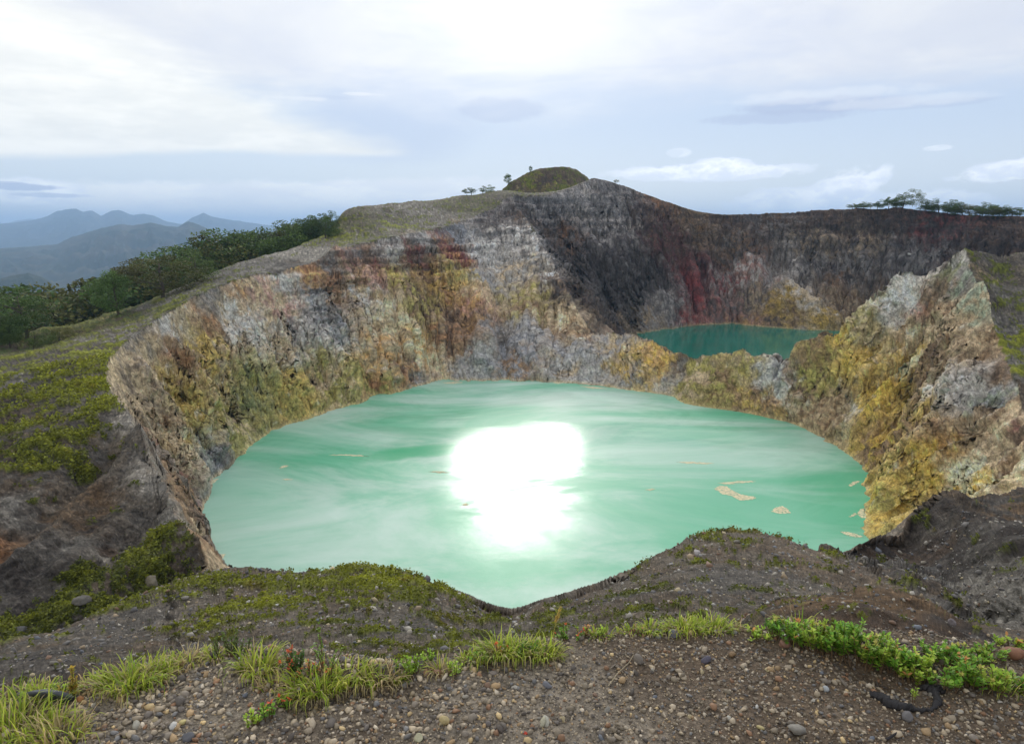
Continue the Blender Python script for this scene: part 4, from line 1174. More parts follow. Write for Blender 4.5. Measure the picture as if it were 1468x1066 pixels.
# ---------------------------------------------------------------- air
hz = bpy.data.materials.new('haze_air')
hz.use_nodes = True
t = hz.node_tree
t.nodes.clear()
o_ = t.nodes.new('ShaderNodeOutputMaterial')
pv = t.nodes.new('ShaderNodeVolumePrincipled')
pv.inputs['Density'].default_value = 3.8e-5
pv.inputs['Color'].default_value = (.46, .68, 1.0, 1)
pv.inputs['Anisotropy'].default_value = 0.15
t.links.new(pv.outputs[0], o_.inputs['Volume'])
HB, HT = FLOOR - 120, 1350
H_ = 78000
v = np.array([(sx * H_, sy * H_, zz) for zz in (HB, HT) for sy in (-1, 1) for sx in (-1, 1)], float)
f = np.array([(0, 2, 3, 1), (4, 5, 7, 6), (0, 1, 5, 4), (2, 6, 7, 3), (0, 4, 6, 2), (1, 3, 7, 5)])
me = mesh_from('haze', v, f, hz, smooth=False)
link('haze', me, kind='stuff')


# ---------------------------------------------------------------- mesh collector
class MB:
    def __init__(self):
        self.v, self.f, self.c, self.n = [], [], [], 0

    def add(self, v, f, c):
        v = np.asarray(v, float); f = np.asarray(f, int)
        if f.ndim == 2 and f.shape[1] == 3:
            f = np.concatenate([f, np.full((len(f), 1), -1)], 1)
        self.v.append(v); self.f.append(np.where(f >= 0, f + self.n, -1))
        c = np.asarray(c, float)
        if c.ndim == 1:
            c = np.tile(c, (len(v), 1))
        self.c.append(c); self.n += len(v)

    def mesh(self, name, mat, smooth=True):
        v = np.concatenate(self.v); f = np.concatenate(self.f); c = np.concatenate(self.c)
        tri = f[:, 3] < 0
        me = bpy.data.meshes.new(name)
        me.vertices.add(len(v)); me.vertices.foreach_set('co', v.astype(np.float32).ravel())
        cnt = np.where(tri, 3, 4)
        st = np.concatenate([[0], np.cumsum(cnt)[:-1]])
        loops = f.ravel()[f.ravel() >= 0]
        me.loops.add(len(loops)); me.loops.foreach_set('vertex_index', loops.astype(np.int32))
        me.polygons.add(len(f)); me.polygons.foreach_set('loop_start', st.astype(np.int32))
        if smooth:
            me.polygons.foreach_set('use_smooth', np.ones(len(f), bool))
        a = me.attributes.new('rock', 'FLOAT_COLOR', 'POINT')
        a.data.foreach_set('color', np.concatenate([np.clip(c, 0.003, .9), np.ones((len(c), 1))], 1).astype(np.float32).ravel())
        me.update(calc_edges=True)
        me.materials.append(mat)
        return me


def leaf_material(name, transl=.45, rough=.5, rand=.25):
    m = bpy.data.materials.new(name)
    m.use_nodes = True
    t = m.node_tree
    b = NB(t)
    bs = t.nodes['Principled BSDF']
    out = t.nodes['Material Output']
    at = b.new('ShaderNodeAttribute', attribute_name='rock')
    oi = b.new('ShaderNodeObjectInfo')
    k = b.m('ADD', 1 - rand, b.m('MULTIPLY', oi.outputs['Random'], rand * 2))
    vm = b.new('ShaderNodeVectorMath', operation='SCALE')
    b.l.new(at.outputs['Color'], vm.inputs[0]); b.l.new(k, vm.inputs['Scale'])
    hs = b.new('ShaderNodeHueSaturation')
    b.l.new(vm.outputs[0], hs.inputs['Color'])
    b.put(hs.inputs['Hue'], b.m('ADD', .5 - rand * .02, b.m('MULTIPLY', b.m('FRACT', b.m('MULTIPLY', oi.outputs['Random'], 7.3)), rand * .06)))
    b.l.new(hs.outputs[0], bs.inputs['Base Color'])
    bs.inputs['Roughness'].default_value = rough
    bs.inputs['Specular IOR Level'].default_value = .25
    tr = b.new('ShaderNodeBsdfTranslucent')
    b.l.new(hs.outputs[0], tr.inputs['Color'])
    mx = b.new('ShaderNodeMixShader')
    mx.inputs[0].default_value = transl
    b.l.new(bs.outputs[0], mx.inputs[1]); b.l.new(tr.outputs[0], mx.inputs[2])
    b.l.new(mx.outputs[0], out.inputs['Surface'])
    return m


def attr_material(name, rough=.85, spec=.3, scale=60, bumpd=.002, var=.35):
    m = bpy.data.materials.new(name)
    m.use_nodes = True
    t = m.node_tree
    b = NB(t)
    bs = t.nodes['Principled BSDF']
    bs.inputs['Roughness'].default_value = rough
    bs.inputs['Specular IOR Level'].default_value = spec
    at = b.new('ShaderNodeAttribute', attribute_name='rock')
    tc = b.new('ShaderNodeTexCoord')
    n_ = b.noise(tc.outputs['Object'], scale, 5, .7)
    vm = b.new('ShaderNodeVectorMath', operation='SCALE')
    b.l.new(at.outputs['Color'], vm.inputs[0]); b.l.new(b.m('ADD', 1 - var, b.m('MULTIPLY', n_, var * 2)), vm.inputs['Scale'])
    b.l.new(vm.outputs[0], bs.inputs['Base Color'])
    bp = b.new('ShaderNodeBump')
    bp.inputs['Strength'].default_value = .8
    bp.inputs['Distance'].default_value = bumpd
    b.l.new(n_, bp.inputs['Height'])
    b.l.new(bp.outputs[0], bs.inputs['Normal'])
    return m


LEAF_TREE = leaf_material('tree_leaves', .2, .6, .3)
BARK = attr_material('bark', .9, .2, 4, .03)
LEAF_LOW = leaf_material('small_leaves', .42, .45, .12)
GRASS = leaf_material('grass_blades', .5, .5, .1)
STONE = attr_material('stones', .75, .35, 120, .0015, .35)
BOULDER = attr_material('boulder_rock', .9, .25, 3, .08, .45)
MOSSM = leaf_material('cushion_leaves', .3, .7, .0)


def tube(mb, p, r, c, k=6):
    p = np.asarray(p, float)
    n = len(p)
    tg = np.gradient(p, axis=0)
    tg /= np.linalg.norm(tg, axis=1, keepdims=True) + 1e-9
    up = np.array([.31, .22, .93])
    if abs(tg[:, 2]).mean() > .7:
        up = np.array([1., .1, 0])
    s = np.cross(tg, up); s /= np.linalg.norm(s, axis=1, keepdims=True) + 1e-9
    q = np.cross(s, tg)
    a = np.linspace(0, 2 * math.pi, k, endpoint=False)
    r = np.broadcast_to(r, (n,))
    v = p[:, None] + r[:, None, None] * (np.cos(a)[None, :, None] * s[:, None] + np.sin(a)[None, :, None] * q[:, None])
    v = np.concatenate([v.reshape(-1, 3), p[-1:]])
    i = np.arange((n - 1) * k).reshape(n - 1, k)
    f = np.stack([i, np.roll(i, -1, 1), np.roll(i, -1, 1) + k, i + k], -1).reshape(-1, 4)
    b0 = (n - 1) * k
    cap = np.array([(b0 + j, b0 + (j + 1) % k, n * k, -1) for j in range(k)])
    mb.add(v, np.concatenate([f, cap]), c)


def leaves(mb, cen, size, col, aspect=.55, flat=0.0, r_=None):
    """many small four-cornered leaves at the given centres with random directions"""
    g = r_ or rng
    n = len(cen)
    d = g.normal(size=(n, 3)); d[:, 2] = d[:, 2] * (1 - flat) + flat * .3
    d /= np.linalg.norm(d, axis=1, keepdims=True)
    u = g.normal(size=(n, 3)); u -= (u * d).sum(1, keepdims=True) * d
    u /= np.linalg.norm(u, axis=1, keepdims=True)
    sz = np.broadcast_to(size, (n,))[:, None] * g.uniform(.7, 1.3, (n, 1))
    v = np.stack([cen - d * sz * .5, cen + u * sz * aspect * .5, cen + d * sz * .5, cen - u * sz * aspect * .5], 1).reshape(-1, 3)
    f = np.arange(n * 4).reshape(n, 4)
    mb.add(v, f, np.repeat(np.broadcast_to(col, (n, 3)), 4, axis=0))


def tree_meshes(seed, h, spread, dark):
    g = np.random.default_rng(seed)
    tr, cr = MB(), MB()
    base = np.array([0, 0, 0.])
    lean = g.normal(size=2) * .06
    zt = np.linspace(-.6, h * .72, 7)
    pts_ = np.stack([lean[0] * zt + .1 * np.sin(zt * .8 + seed), lean[1] * zt + .1 * np.cos(zt * .7), zt], -1)
    tube(tr, pts_, np.linspace(h * .022, h * .006, 7), (.09, .075, .06), 7)
    tips = []
    for i in range(11):
        k = g.uniform(.12, .95)
        p0 = np.array([np.interp(k * h * .72, zt, pts_[:, j]) for j in range(3)])
        a = g.uniform(0, 2 * math.pi)
        ln = h * spread * g.uniform(.5, 1.0) * (1.15 - k * .6)
        tip = p0 + np.array([math.cos(a) * ln, math.sin(a) * ln, ln * g.uniform(.35, .9)])
        mid = (p0 + tip) / 2 + np.array([0, 0, ln * .06])
        tube(tr, [p0, mid, tip], [h * .008, h * .005, h * .002], (.10, .085, .07), 5)
        tips.append(tip)
    tips.append(pts_[-1] + np.array([0, 0, h * .1])); tips.append(pts_[-1] * .8)
    top = pts_[-1] + np.array([0, 0, h * .15])
    tips.append(top)
    tips = np.array(tips)
    N_ = 7000
    nc_ = 38
    cl = g.normal(size=(nc_, 3)); cl /= np.linalg.norm(cl, axis=1, keepdims=True)
    cl = cl * g.uniform(.35, 1, (nc_, 1)) ** .6 * np.array([spread * h * 1.1, spread * h * 1.1, h * .42]) + np.array([lean[0] * h * 2, lean[1] * h * 2, h * .47])
    rad = h * g.uniform(.07, .17, nc_) * (1.25 - .5 * np.clip(cl[:, 2] / h, 0, 1))
    ci = g.integers(0, nc_, N_)
    d = g.normal(size=(N_, 3)); d /= np.linalg.norm(d, axis=1, keepdims=True)
    rr_ = g.uniform(.35, 1, (N_, 1)) ** .5
    cen = cl[ci] + d * rr_ * rad[ci][:, None] * np.array([1.1, 1.1, .8])
    ck = g.uniform(.7, 1.3, nc_)[ci]
    col = np.array(dark)[None] * (ck * g.uniform(.75, 1.3, N_))[:, None]
    cen[:, 2] = np.abs(cen[:, 2])
    leaves(cr, cen, h * .025, col, .6, .2, g)
    return tr.mesh('trunk', BARK), cr.mesh('crown', LEAF_TREE, False)


PROT = [tree_meshes(100 + i, 14, s, c_) for i, (s, c_) in enumerate([(.34, (.075, .12, .026)), (.42, (.085, .125, .028)), (.30, (.07, .12, .028)), (.46, (.12, .125, .028)), (.26, (.10, .16, .04))])]


def tree_at(px, py, hpx, kind, label, group, dpt=None, name='tree', wide=1.0):
    p = cast(px, py, rmin=60) if dpt is None else P(px, py, dpt)
    if dpt is not None:
        zg = float(height(np.array([p[0]]), np.array([p[1]]))[0][0])
    else:
        zg = p[2]
    dd = math.sqrt(p[0] ** 2 + p[1] ** 2)
    hm = hpx * dd / F
    if dpt is not None:        # keep the top where the photo has it
        hm = (ray(px, py - hpx)[1] * dpt) - zg
        hm = max(hm, hpx * dd / F * .7)
    e = bpy.data.objects.new(name, None)
    COL.objects.link(e)
    e.location = (p[0], p[1], zg - .2)
    s = hm / 13.2
    e.scale = (s * wide, s * wide, s)
    e.rotation_euler = (0, 0, random.uniform(0, 6.28))
    e['label'] = label; e['category'] = 'tree'
    if group:
        e['group'] = group
    link('trunk', PROT[kind][0], e)
    link('crown', PROT[kind][1], e)
    e.empty_display_size = .5
    return e


FOR = 'trees of the forest edge on the left slope'
fl = 'dark green leafy tree standing in the dense forest edge of the left slope'
base_l = [(-60, 462), (0, 455), (50, 448), (100, 440), (150, 430), (200, 418), (250, 402), (300, 383), (340, 366), (380, 352), (420, 341), (455, 333), (480, 330)]
top_l = [(-60, 420), (0, 418), (20, 410), (35, 404), (60, 415), (85, 400), (115, 391), (135, 396), (152, 380), (168, 377), (185, 386), (205, 382), (225, 368), (243, 360), (262, 352), (290, 343), (320, 326), (345, 317), (375, 324), (400, 314), (425, 310), (447, 308), (468, 304), (482, 306)]
bx_, by_ = zip(*base_l); tx_, ty_ = zip(*top_l)
kk = 0
q_ = -50.0
while q_ < 474:
    for row in range(3):
        px = q_ + random.uniform(-6, 6) + row * 8
        if px > 478:
            continue
        b_ = float(np.interp(px, bx_, by_)) - row * 9
        tp = float(np.interp(px, tx_, ty_)) + random.uniform(0, 10) + (6 if row == 0 else 0)
        dpt = None
        hp = max(b_ - tp, 12)
        c_ = cast(round(px, 1), round(b_, 1), rmin=60)
        kd = random.choice([0, 0, 1, 2, 3]); wd = random.uniform(1.0, 1.45)
        zone = ['at the left picture edge', 'above the bright green undergrowth', 'left of the tall upright tree', 'between the tall upright tree and the round olive tree', 'just above the round olive tree',
                'where the wood climbs against the far peak', 'midway up the upper wood', 'in the upper part of the wood', 'at the top end of the wood'][int(np.searchsorted([50, 110, 165, 225, 290, 345, 400, 450], px))]
        look = ('broad ' if wd > 1.23 else 'slender ') + ('olive' if kd == 3 else 'dark green')
        tree_at(round(px, 1), round(b_, 1), hp, kd, '%s %s row tree %s' % (look, ('front', 'second', 'rear')[row], zone), FOR, dpt=min(c_[1] + row * 12, 640), wide=wd)
    q_ += 15
# single trees that stand out at the forest edge
tree_at(168, 434, 54, 4, 'taller upright tree with light green crown rising above the middle of the left forest edge', None, dpt=375, wide=1.1)
tree_at(232, 404, 42, 3, 'broad round brownish olive tree at the right end of the lower forest edge', None, dpt=395, wide=1.9)
tree_at(466, 340, 30, 2, 'dark ragged tree at the upper right end of the forest beside the bright green patch', None, dpt=580, wide=1.3)
tree_at(280, 372, 18, 1, 'small yellowish green round tree on the lower side of the upper forest', None, dpt=440, wide=1.5)
tree_at(35, 448, 44, 0, 'big dark rounded tree standing by the bright green undergrowth at far left', None, dpt=350, wide=1.5)
tree_at(18, 520, 42, 0, 'shaded dark tree in the lower left corner of the wooded hollow', None, dpt=330, wide=1.3)
tree_at(2, 490, 50, 2, 'dark tree cut by the left edge of the picture below the forest', None, dpt=335, wide=1.2)
tree_at(85, 490, 22, 3, 'low brownish tree alone in the hollow above the mossy slope', None, dpt=335, wide=1.8)
tree_at(48, 498, 26, 1, 'small dark green tree at the foot of the wooded hollow beside the mossy crest', None, dpt=325, wide=1.5)
for (px, py, hp, k_, w_, lb) in [
    (1222, 299, 8, 0, 1.8, 'smallest bush-like tree at the left start of the row on the far right rim'), (1238, 298, 9, 1, 1.8, 'low spreading tree second from the left on the far right rim'),
    (1258, 298, 13, 2, 1.4, 'small tree just left of the tallest tree on the far right rim'), (1274, 298, 17, 0, 1.2, 'medium tree touching the left side of the tallest rim tree'),
    (1294, 298, 27, 1, 1.3, 'tallest rounded tree on the far right rim skyline'), (1326, 302, 11, 0, 1.4, 'low tree right of the gap after the tallest rim tree'),
    (1346, 305, 22, 2, 1.2, 'open-crowned tree with sky showing through right of the rim gap'), (1369, 307, 23, 0, 1.2, 'dense dark tree in the middle of the right rim row'),
    (1390, 308, 17, 3, 1.3, 'lower tree between two taller trees in the right rim row'), (1408, 309, 20, 1, 1.2, 'rounded tree third from the right picture edge on the rim'),
    (1424, 310, 19, 4, 1.0, 'narrow pale tree in the right part of the rim row'), (1441, 311, 18, 2, 1.2, 'pointed tree second from the right picture edge on the rim'), (1462, 312, 16, 0, 1.4, 'low dark tree at the right picture edge on the far rim')]:
    d_ = float(np.interp(px, [1170, 1230, 1290, 1340, 1400, 1468], [900, 880, 860, 840, 800, 760])) + 4
    tree_at(px, py, hp, k_, lb, 'trees along the far right crater rim', dpt=d_, wide=w_ * 1.3)
for (px, py, hp, lb) in [(1230, 299, 6, 'low shrub between the two left-most trees of the far rim row'), (1248, 299, 7, 'low shrub left of the small tree on the far rim'), (1284, 299, 12, 'bushy undergrowth at the left foot of the tallest rim tree'), (1336, 305, 12, 'low bush beneath the open-crowned tree on the rim'), (1358, 307, 13, 'bush filling the space left of the dense dark rim tree'), (1380, 308, 13, 'bush right of the dense dark rim tree'), (1399, 309, 12, 'bush left of the rounded rim tree'), (1416, 310, 13, 'bush left of the narrow pale rim tree'), (1433, 311, 12, 'bush between the narrow pale tree and the pointed tree on the rim'), (1451, 312, 12, 'bush left of the last tree at the right picture edge')]:
    tree_at(px, py, hp * 1.35, random.randint(0, 3), lb, 'low bushes along the far right crater rim', dpt=float(np.interp(px, [1170, 1230, 1290, 1340, 1400, 1468], [900, 880, 860, 840, 800, 760])) + 2, wide=2.0, name='bush')
for (px, py, hp, k_, w_, lb, dp) in [
    (676, 280, 12, 0, 2.2, 'low dark bushy tree at the left end of the skyline clump left of the summit', 830), (692, 278, 14, 1, 1.8, 'taller bushy tree at the right end of that skyline clump left of the summit', 850),
    (729, 270, 22, 4, 1.0, 'thin pale tree at the left foot of the green hill', 1012), (760, 246, 9, 4, .9, 'tiny thin tree on the left shoulder of the green hill', 1022), (882, 262, 5, 3, 1.5, 'tiny shrub-like tree on the bare ridge right of the summit', 900)]:
    tree_at(px, py, hp, k_, lb, None, dpt=dp, wide=w_)


# ---------------------------------------------------------------- icosphere stones
def ico(sub=1):
    t_ = (1 + 5 ** .5) / 2
    v = [(-1, t_, 0), (1, t_, 0), (-1, -t_, 0), (1, -t_, 0), (0, -1, t_), (0, 1, t_), (0, -1, -t_), (0, 1, -t_), (t_, 0, -1), (t_, 0, 1), (-t_, 0, -1), (-t_, 0, 1)]
    v = [np.array(p) / np.linalg.norm(p) for p in v]
    f = [(0, 11, 5), (0, 5, 1), (0, 1, 7), (0, 7, 10), (0, 10, 11), (1, 5, 9), (5, 11, 4), (11, 10, 2), (10, 7, 6), (7, 1, 8), (3, 9, 4), (3, 4, 2), (3, 2, 6), (3, 6, 8), (3, 8, 9), (4, 9, 5), (2, 4, 11), (6, 2, 10), (8, 6, 7), (9, 8, 1)]
    for _ in range(sub - 1):
        mid = {}; nf = []

        def mp(a, b):
            k = (min(a, b), max(a, b))
            if k not in mid:
                q = v[a] + v[b]; v.append(q / np.linalg.norm(q)); mid[k] = len(v) - 1
            return mid[k]
        for a, b, c in f:
            x_, y_, z_ = mp(a, b), mp(b, c), mp(c, a)
            nf += [(a, x_, z_), (b, y_, x_), (c, z_, y_), (x_, y_, z_)]
        f = nf
    return np.array(v), np.array(f)


ICO1, ICO2, ICO3 = ico(1), ico(2), ico(3)


def rot_mats(n, g, tilt=1.0):
    q = g.normal(size=(n, 4)); q[:, 1:3] *= tilt
    q /= np.linalg.norm(q, axis=1, keepdims=True)
    w, x_, y_, z_ = q.T
    return np.stack([np.stack([1 - 2 * (y_ * y_ + z_ * z_), 2 * (x_ * y_ - z_ * w), 2 * (x_ * z_ + y_ * w)], -1),
                     np.stack([2 * (x_ * y_ + z_ * w), 1 - 2 * (x_ * x_ + z_ * z_), 2 * (y_ * z_ - x_ * w)], -1),
                     np.stack([2 * (x_ * z_ - y_ * w), 2 * (y_ * z_ + x_ * w), 1 - 2 * (x_ * x_ + y_ * y_)], -1)], 1)


def stones(mb, pos_, size, col, g, base=ICO1, jag=.22, flat=.6):
    n = len(pos_)
    bv, bf = base
    v = bv[None] * (1 + g.normal(size=(n, len(bv), 1)) * jag)
    # two random planes cut the stone to give it facets
    for _ in range(2):
        nn = g.normal(size=(n, 1, 3)); nn /= np.linalg.norm(nn, axis=2, keepdims=True)
        h = g.uniform(.45, .85, (n, 1, 1))
        dpl = (v * nn).sum(-1, keepdims=True) - h
        v = v - nn * np.maximum(dpl, 0)
    sc = g.uniform(.65, 1.25, (n, 1, 3)); sc[..., 2] *= flat
    v = v * sc * size[:, None, None]
    R_ = rot_mats(n, g, .25)
    v = np.einsum('nij,nkj->nki', R_, v) + pos_[:, None]
    f = bf[None] + (np.arange(n) * len(bv))[:, None, None]
    mb.add(v.reshape(-1, 3), f.reshape(-1, 3), np.repeat(col, len(bv), axis=0))


PEB = np.array([(.22, .20, .17), (.15, .14, .13), (.30, .27, .22), (.10, .095, .095), (.36, .33, .28), (.25, .19, .12), (.13, .14, .16), (.19, .12, .08), (.42, .40, .36), (.40, .33, .20), (.17, .155, .13), (.07, .065, .065)])
PW = np.array([4, 4, 3.4, 3, 2, 2, 2, 1.6, .9, .8, 4, 1.6]); PW /= PW.sum()
g = np.random.default_rng(21)


def ledge_pos(n, g, lo=.0, hi=1.15):
    th_ = g.uniform(-.74, .74, n * 3)
    r_ = np.sqrt(g.uniform(1.6 ** 2, 3.4 ** 2, n * 3))
    xx, yy = np.sin(th_) * r_, np.cos(th_) * r_
    zz, d = ledge(xx, yy)
    ok = d < -.01
    return xx[ok][:n], yy[ok][:n], zz[ok][:n]


gm = MB()
xx, yy, zz = ledge_pos(27000, g)
dens = fbm(xx * 1.1, yy * 1.1, .7, 3, 91)
leftness = sstep(.5, -1.0, xx)
sz = np.exp(g.normal(-5.62, .55, len(xx))) * (1 + .6 * leftness * sstep(-.3, .3, dens + .15))
sz = np.clip(sz, .0022, .019)
ci = g.choice(len(PEB), len(xx), p=PW)
colp = PEB[ci] * g.uniform(.75, 1.2, (len(xx), 1))
colp = colp * 1.45 * np.array([1.05, .97, .86]) * (1 - .2 * (1 - leftness[:, None])) * np.array([1, .97, .93])
stones(gm, np.stack([xx, yy, zz + sz * .25], -1), sz, colp, g)
link('gravel', gm.mesh('gravel', STONE, False), kind='stuff')


def thing(name, label, cat, loc, group=None, mesh=None, rot=0.0):
    o = bpy.data.objects.new(name, mesh)
    COL.objects.link(o)
    o.location = loc
    o.rotation_euler = (0, 0, rot)
    o['label'] = label; o['category'] = cat
    if group:
        o['group'] = group
    return o


def stone_thing(px, py, wpx, col, label, name='stone', base=ICO2, flat=.6, group=None, seed=0, elong=1.0):
    q = zplane_xy(px, py, -EYE)
    zg = ground_z(*q)
    q = zplane_xy(px, py, zg)
    zg = ground_z(*q)
    dd = math.sqrt(q[0] ** 2 + q[1] ** 2 + zg ** 2)
    s = wpx / F * dd * .34
    gg = np.random.default_rng(seed or int(px * 7 + py))
    mb = MB()
    stones(mb, np.zeros((1, 3)), np.array([1.0]), np.array([col]), gg, ICO3 if wpx > 14 else ICO2, .035, flat)
    v = mb.v[0]
    mb.v[0] = v = v * (1 + .22 * fbm(v[:, 0] * 1.3 + px, v[:, 1] * 1.3, v[:, 2] * 1.3, 4, 3)[:, None])
    v = mb.v[0]
    v *= s / (np.abs(v).max(0)[:2].mean())
    v[:, 0] *= elong
    o = thing(name, label, 'stone', (q[0], q[1], zg + np.abs(v[:, 2]).max() * .55), group, mb.mesh(name, STONE, wpx > 14))
    return o


ST = [(637, 1036, 20, (.50, .40, .20), 'tan yellow rounded stone in the gravel below the grass tuft'), (778, 983 + 54, 18, (.45, .42, .30), 'pale cream stone in the middle of the gravel near the bottom edge'),
      (782, 1037, 17, (.48, .46, .38), 'pale stone beside the cream stone near the bottom edge'), (640, 1033, 9, (.62, .45, .15), 'small orange chip on the tan stone in the gravel'),
      (1100, 961, 10, (.50, .42, .24), 'small cream stone on the brown soil right of the middle'), (600, 1060, 18, (.46, .43, .28), 'pale yellowish stone at the bottom edge of the gravel'),
      (965, 911, 18, (.17, .17, .20), 'flat dark slate grey stone under the grass on the lip'), (1140, 1051, 34, (.24, .22, .19), 'long flat grey stone at the bottom right of the gravel'),
      (1090, 1044, 12, (.46, .38, .18), 'mustard yellow pebble near the flat grey stone'), (1300, 1030, 18, (.16, .15, .15), 'dark grey stone right of the black root'),
      (1198, 976, 7, (.55, .34, .10), 'small orange pebble on the soil under the leafy bushes'), (1183, 989, 12, (.40, .42, .43), 'pale blue grey flat pebble on the brown soil'),
      (785, 984, 18, (.18, .18, .20), 'dark blue grey flat stone in the middle gravel'), (708, 965, 16, (.24, .20, .17), 'brown grey stone just below the grass lip at centre'),
      (725, 960, 12, (.18, .16, .15), 'dark stone beside the brown grey one below the grass lip'), (430, 877 + 110, 12, (.34, .30, .25), 'light brown stone at the left below the grass'),
      (248, 1043, 16, (.58, .56, .52), 'white crystalline stone in the coarse gravel on the left'), (262, 1037, 14, (.50, .42, .18), 'yellow stone next to the white crystalline stone'),
      (195, 1042, 16, (.40, .37, .30), 'light grey rounded stone left of the white crystalline stone'), (222, 1035, 12, (.42, .34, .20), 'sandy stone above the light grey rounded stone'),
      (180, 1055, 9, (.45, .40, .18), 'yellow pebble at the bottom left of the coarse gravel'), (270, 1058, 22, (.10, .10, .11), 'dark flat stone at the bottom edge on the left'),
      (115, 1004, 14, (.35, .16, .06), 'rust orange stone beside the flat dark stone at far left'), (255, 1003, 12, (.33, .22, .12), 'brown round pebble in the coarse gravel on the left'),
      (343, 1010 - 65, 9, (.70, .70, .72), 'bright white chip on the sandy patch in the left gravel'), (915, 984 - 35, 18, (.20, .17, .14), 'brown flat stone on the upper gravel right of centre'),
      (1012, 948, 18, (.11, .10, .13), 'dark purple grey flat stone on the upper gravel'), (1050, 940, 16, (.22, .14, .07), 'rusty brown stone below the leafy bushes'),
      (1123, 925, 16, (.28, .16, .10), 'reddish brown stone under the left end of the leafy bushes'), (753, 1051, 8, (.5, .06, .03), 'bright red fallen pebble near the bottom edge'),
      (640, 985, 10, (.40, .36, .28), 'pale pebble under the centre grass clump'), (1395, 1060, 14, (.26, .22, .18), 'grey brown stone at the bottom right corner'),
      (1085, 1014, 9, (.52, .50, .46), 'whitish pebble above the long flat grey stone'), (1045, 1030, 10, (.44, .42, .36), 'off-white pebble left of the mustard yellow pebble'),
      (870, 1020, 12, (.30, .28, .24), 'grey pebble low in the centre gravel'), (700, 1040, 13, (.16, .14, .13), 'dark round pebble between the tan and cream stones')]
for (px, py, w_, col, lb) in ST:
    stone_thing(px, py, w_, np.array(col) * .85, lb)
# bigger stones at the edge of the ledge
stone_thing(75, 1008, 52, (.085, .09, .10), 'flat dark grey rock lying in the grass at far left', 'rock', flat=.35, seed=5, elong=1.2)
stone_thing(1450, 941, 34, (.20, .095, .055), 'rough reddish brown rock at the right edge beside the leafy bushes', 'rock', flat=.7, seed=9)
stone_thing(1125, 925, 20, (.22, .12, .08), 'red brown lump of earth under the left end of the bushes', 'rock', flat=.8, seed=12)
# coarse pebbles one can tell apart
cx, cy, cz = ledge_pos(420, g)
pos_list = []
for xx_, yy_, zz_ in zip(cx, cy, cz):
    if all((xx_ - a_) ** 2 + (yy_ - b_) ** 2 > .006 for a_, b_ in pos_list):
        pos_list.append((xx_, yy_))
PM = []
for k_ in range(16):
    mb = MB()
    gg = np.random.default_rng(300 + k_)
    stones(mb, np.zeros((1, 3)), np.array([1.0]), 1.15 * PEB[[0, 1, 2, 3, 4, 5, 6, 10, 0, 2, 9, 7, 1, 11, 10, 5][k_]][None] * .95, gg, ICO2, .12, .62)
    PM.append(mb.mesh('pebble', STONE))
for i_, (xx_, yy_) in enumerate(pos_list[:200]):
    k_ = int(g.integers(0, 16))
    s_ = float(g.uniform(.0065, .0125)) * (1.2 if xx_ < 0 else .95)
    cn_ = ['greyish brown', 'dark grey', 'pale beige', 'nearly black', 'light cream', 'tan brown', 'bluish grey', 'olive grey', 'warm grey', 'sandy brown', 'honey coloured', 'rusty brown', 'charcoal', 'black', 'mid brown', 'brownish tan'][k_]
    pl_ = ['coarse gravel at far left', 'gravel below the hanging grass', 'gravel in the middle', 'brown soil right of the middle', 'brown soil at far right'][int(np.searchsorted([-1.0, -.4, .35, 1.0], xx_))]
    rw_ = ['near the bottom edge', 'halfway up to the grass', 'close to the grass'][int(np.searchsorted([2.15, 2.4], math.hypot(xx_, yy_)))]
    o = thing('pebble', '%s pebble on the %s, %s' % (cn_, pl_, rw_), 'pebble', (xx_, yy_, ground_z(xx_, yy_) + s_ * .3), 'loose pebbles of the gravel ledge', PM[k_], float(g.uniform(0, 6)))
    o.scale = (s_, s_, s_)


# ---------------------------------------------------------------- grass tufts, leafy plants
def on_ledge(px, py):
    q = zplane_xy(px, py, -EYE)
    for _ in range(3):
        zg = ground_z(*q)
        q = zplane_xy(px, py, zg)
    return q[0], q[1], ground_z(*q)


def blades(mb, n, rad, ln, g, cols, droop=1.0, wid=.0028, ell_=1.0):
    a = g.uniform(0, 2 * math.pi, n)
    rr_ = rad * np.sqrt(g.uniform(0, 1, n))
    bx = np.cos(a) * rr_ * ell_; by = np.sin(a) * rr_ * .6
    out = np.stack([np.cos(a) + g.normal(size=n) * .6, np.sin(a) + g.normal(size=n) * .6], -1)
    out /= np.linalg.norm(out, axis=1, keepdims=True)
    L_ = ln * g.uniform(.25, 1.2, n)
    k = g.uniform(.2, 1.5, n) * droop
    S_ = 5
    t = np.linspace(0, 1, S_)
    bend = k[:, None] * t[None] ** 1.6
    hor = L_[:, None] * (np.sin(bend * 1.5)) * .75
    ver = L_[:, None] * (t[None] * np.cos(bend * 1.25))
    c = np.stack([bx[:, None] + out[:, :1] * hor, by[:, None] + out[:, 1:] * hor, ver - .004], -1)
    side = np.stack([-out[:, 1], out[:, 0], np.zeros(n)], -1)[:, None]
    w_ = (wid * g.uniform(.6, 1.3, n))[:, None, None] * (1 - t ** 1.5)[None, :, None] + .0003
    v = np.stack([c - side * w_, c + side * w_], 2)
    ids = np.arange(n * S_ * 2).reshape(n, S_, 2)
    f = np.stack([ids[:, :-1, 0], ids[:, :-1, 1], ids[:, 1:, 1], ids[:, 1:, 0]], -1).reshape(-1, 4)
    ci = g.integers(0, len(cols), n)
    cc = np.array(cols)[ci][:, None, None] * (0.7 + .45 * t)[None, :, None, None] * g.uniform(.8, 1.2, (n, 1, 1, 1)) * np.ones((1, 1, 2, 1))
    mb.add(v.reshape(-1, 3), f, cc.reshape(-1, 3))


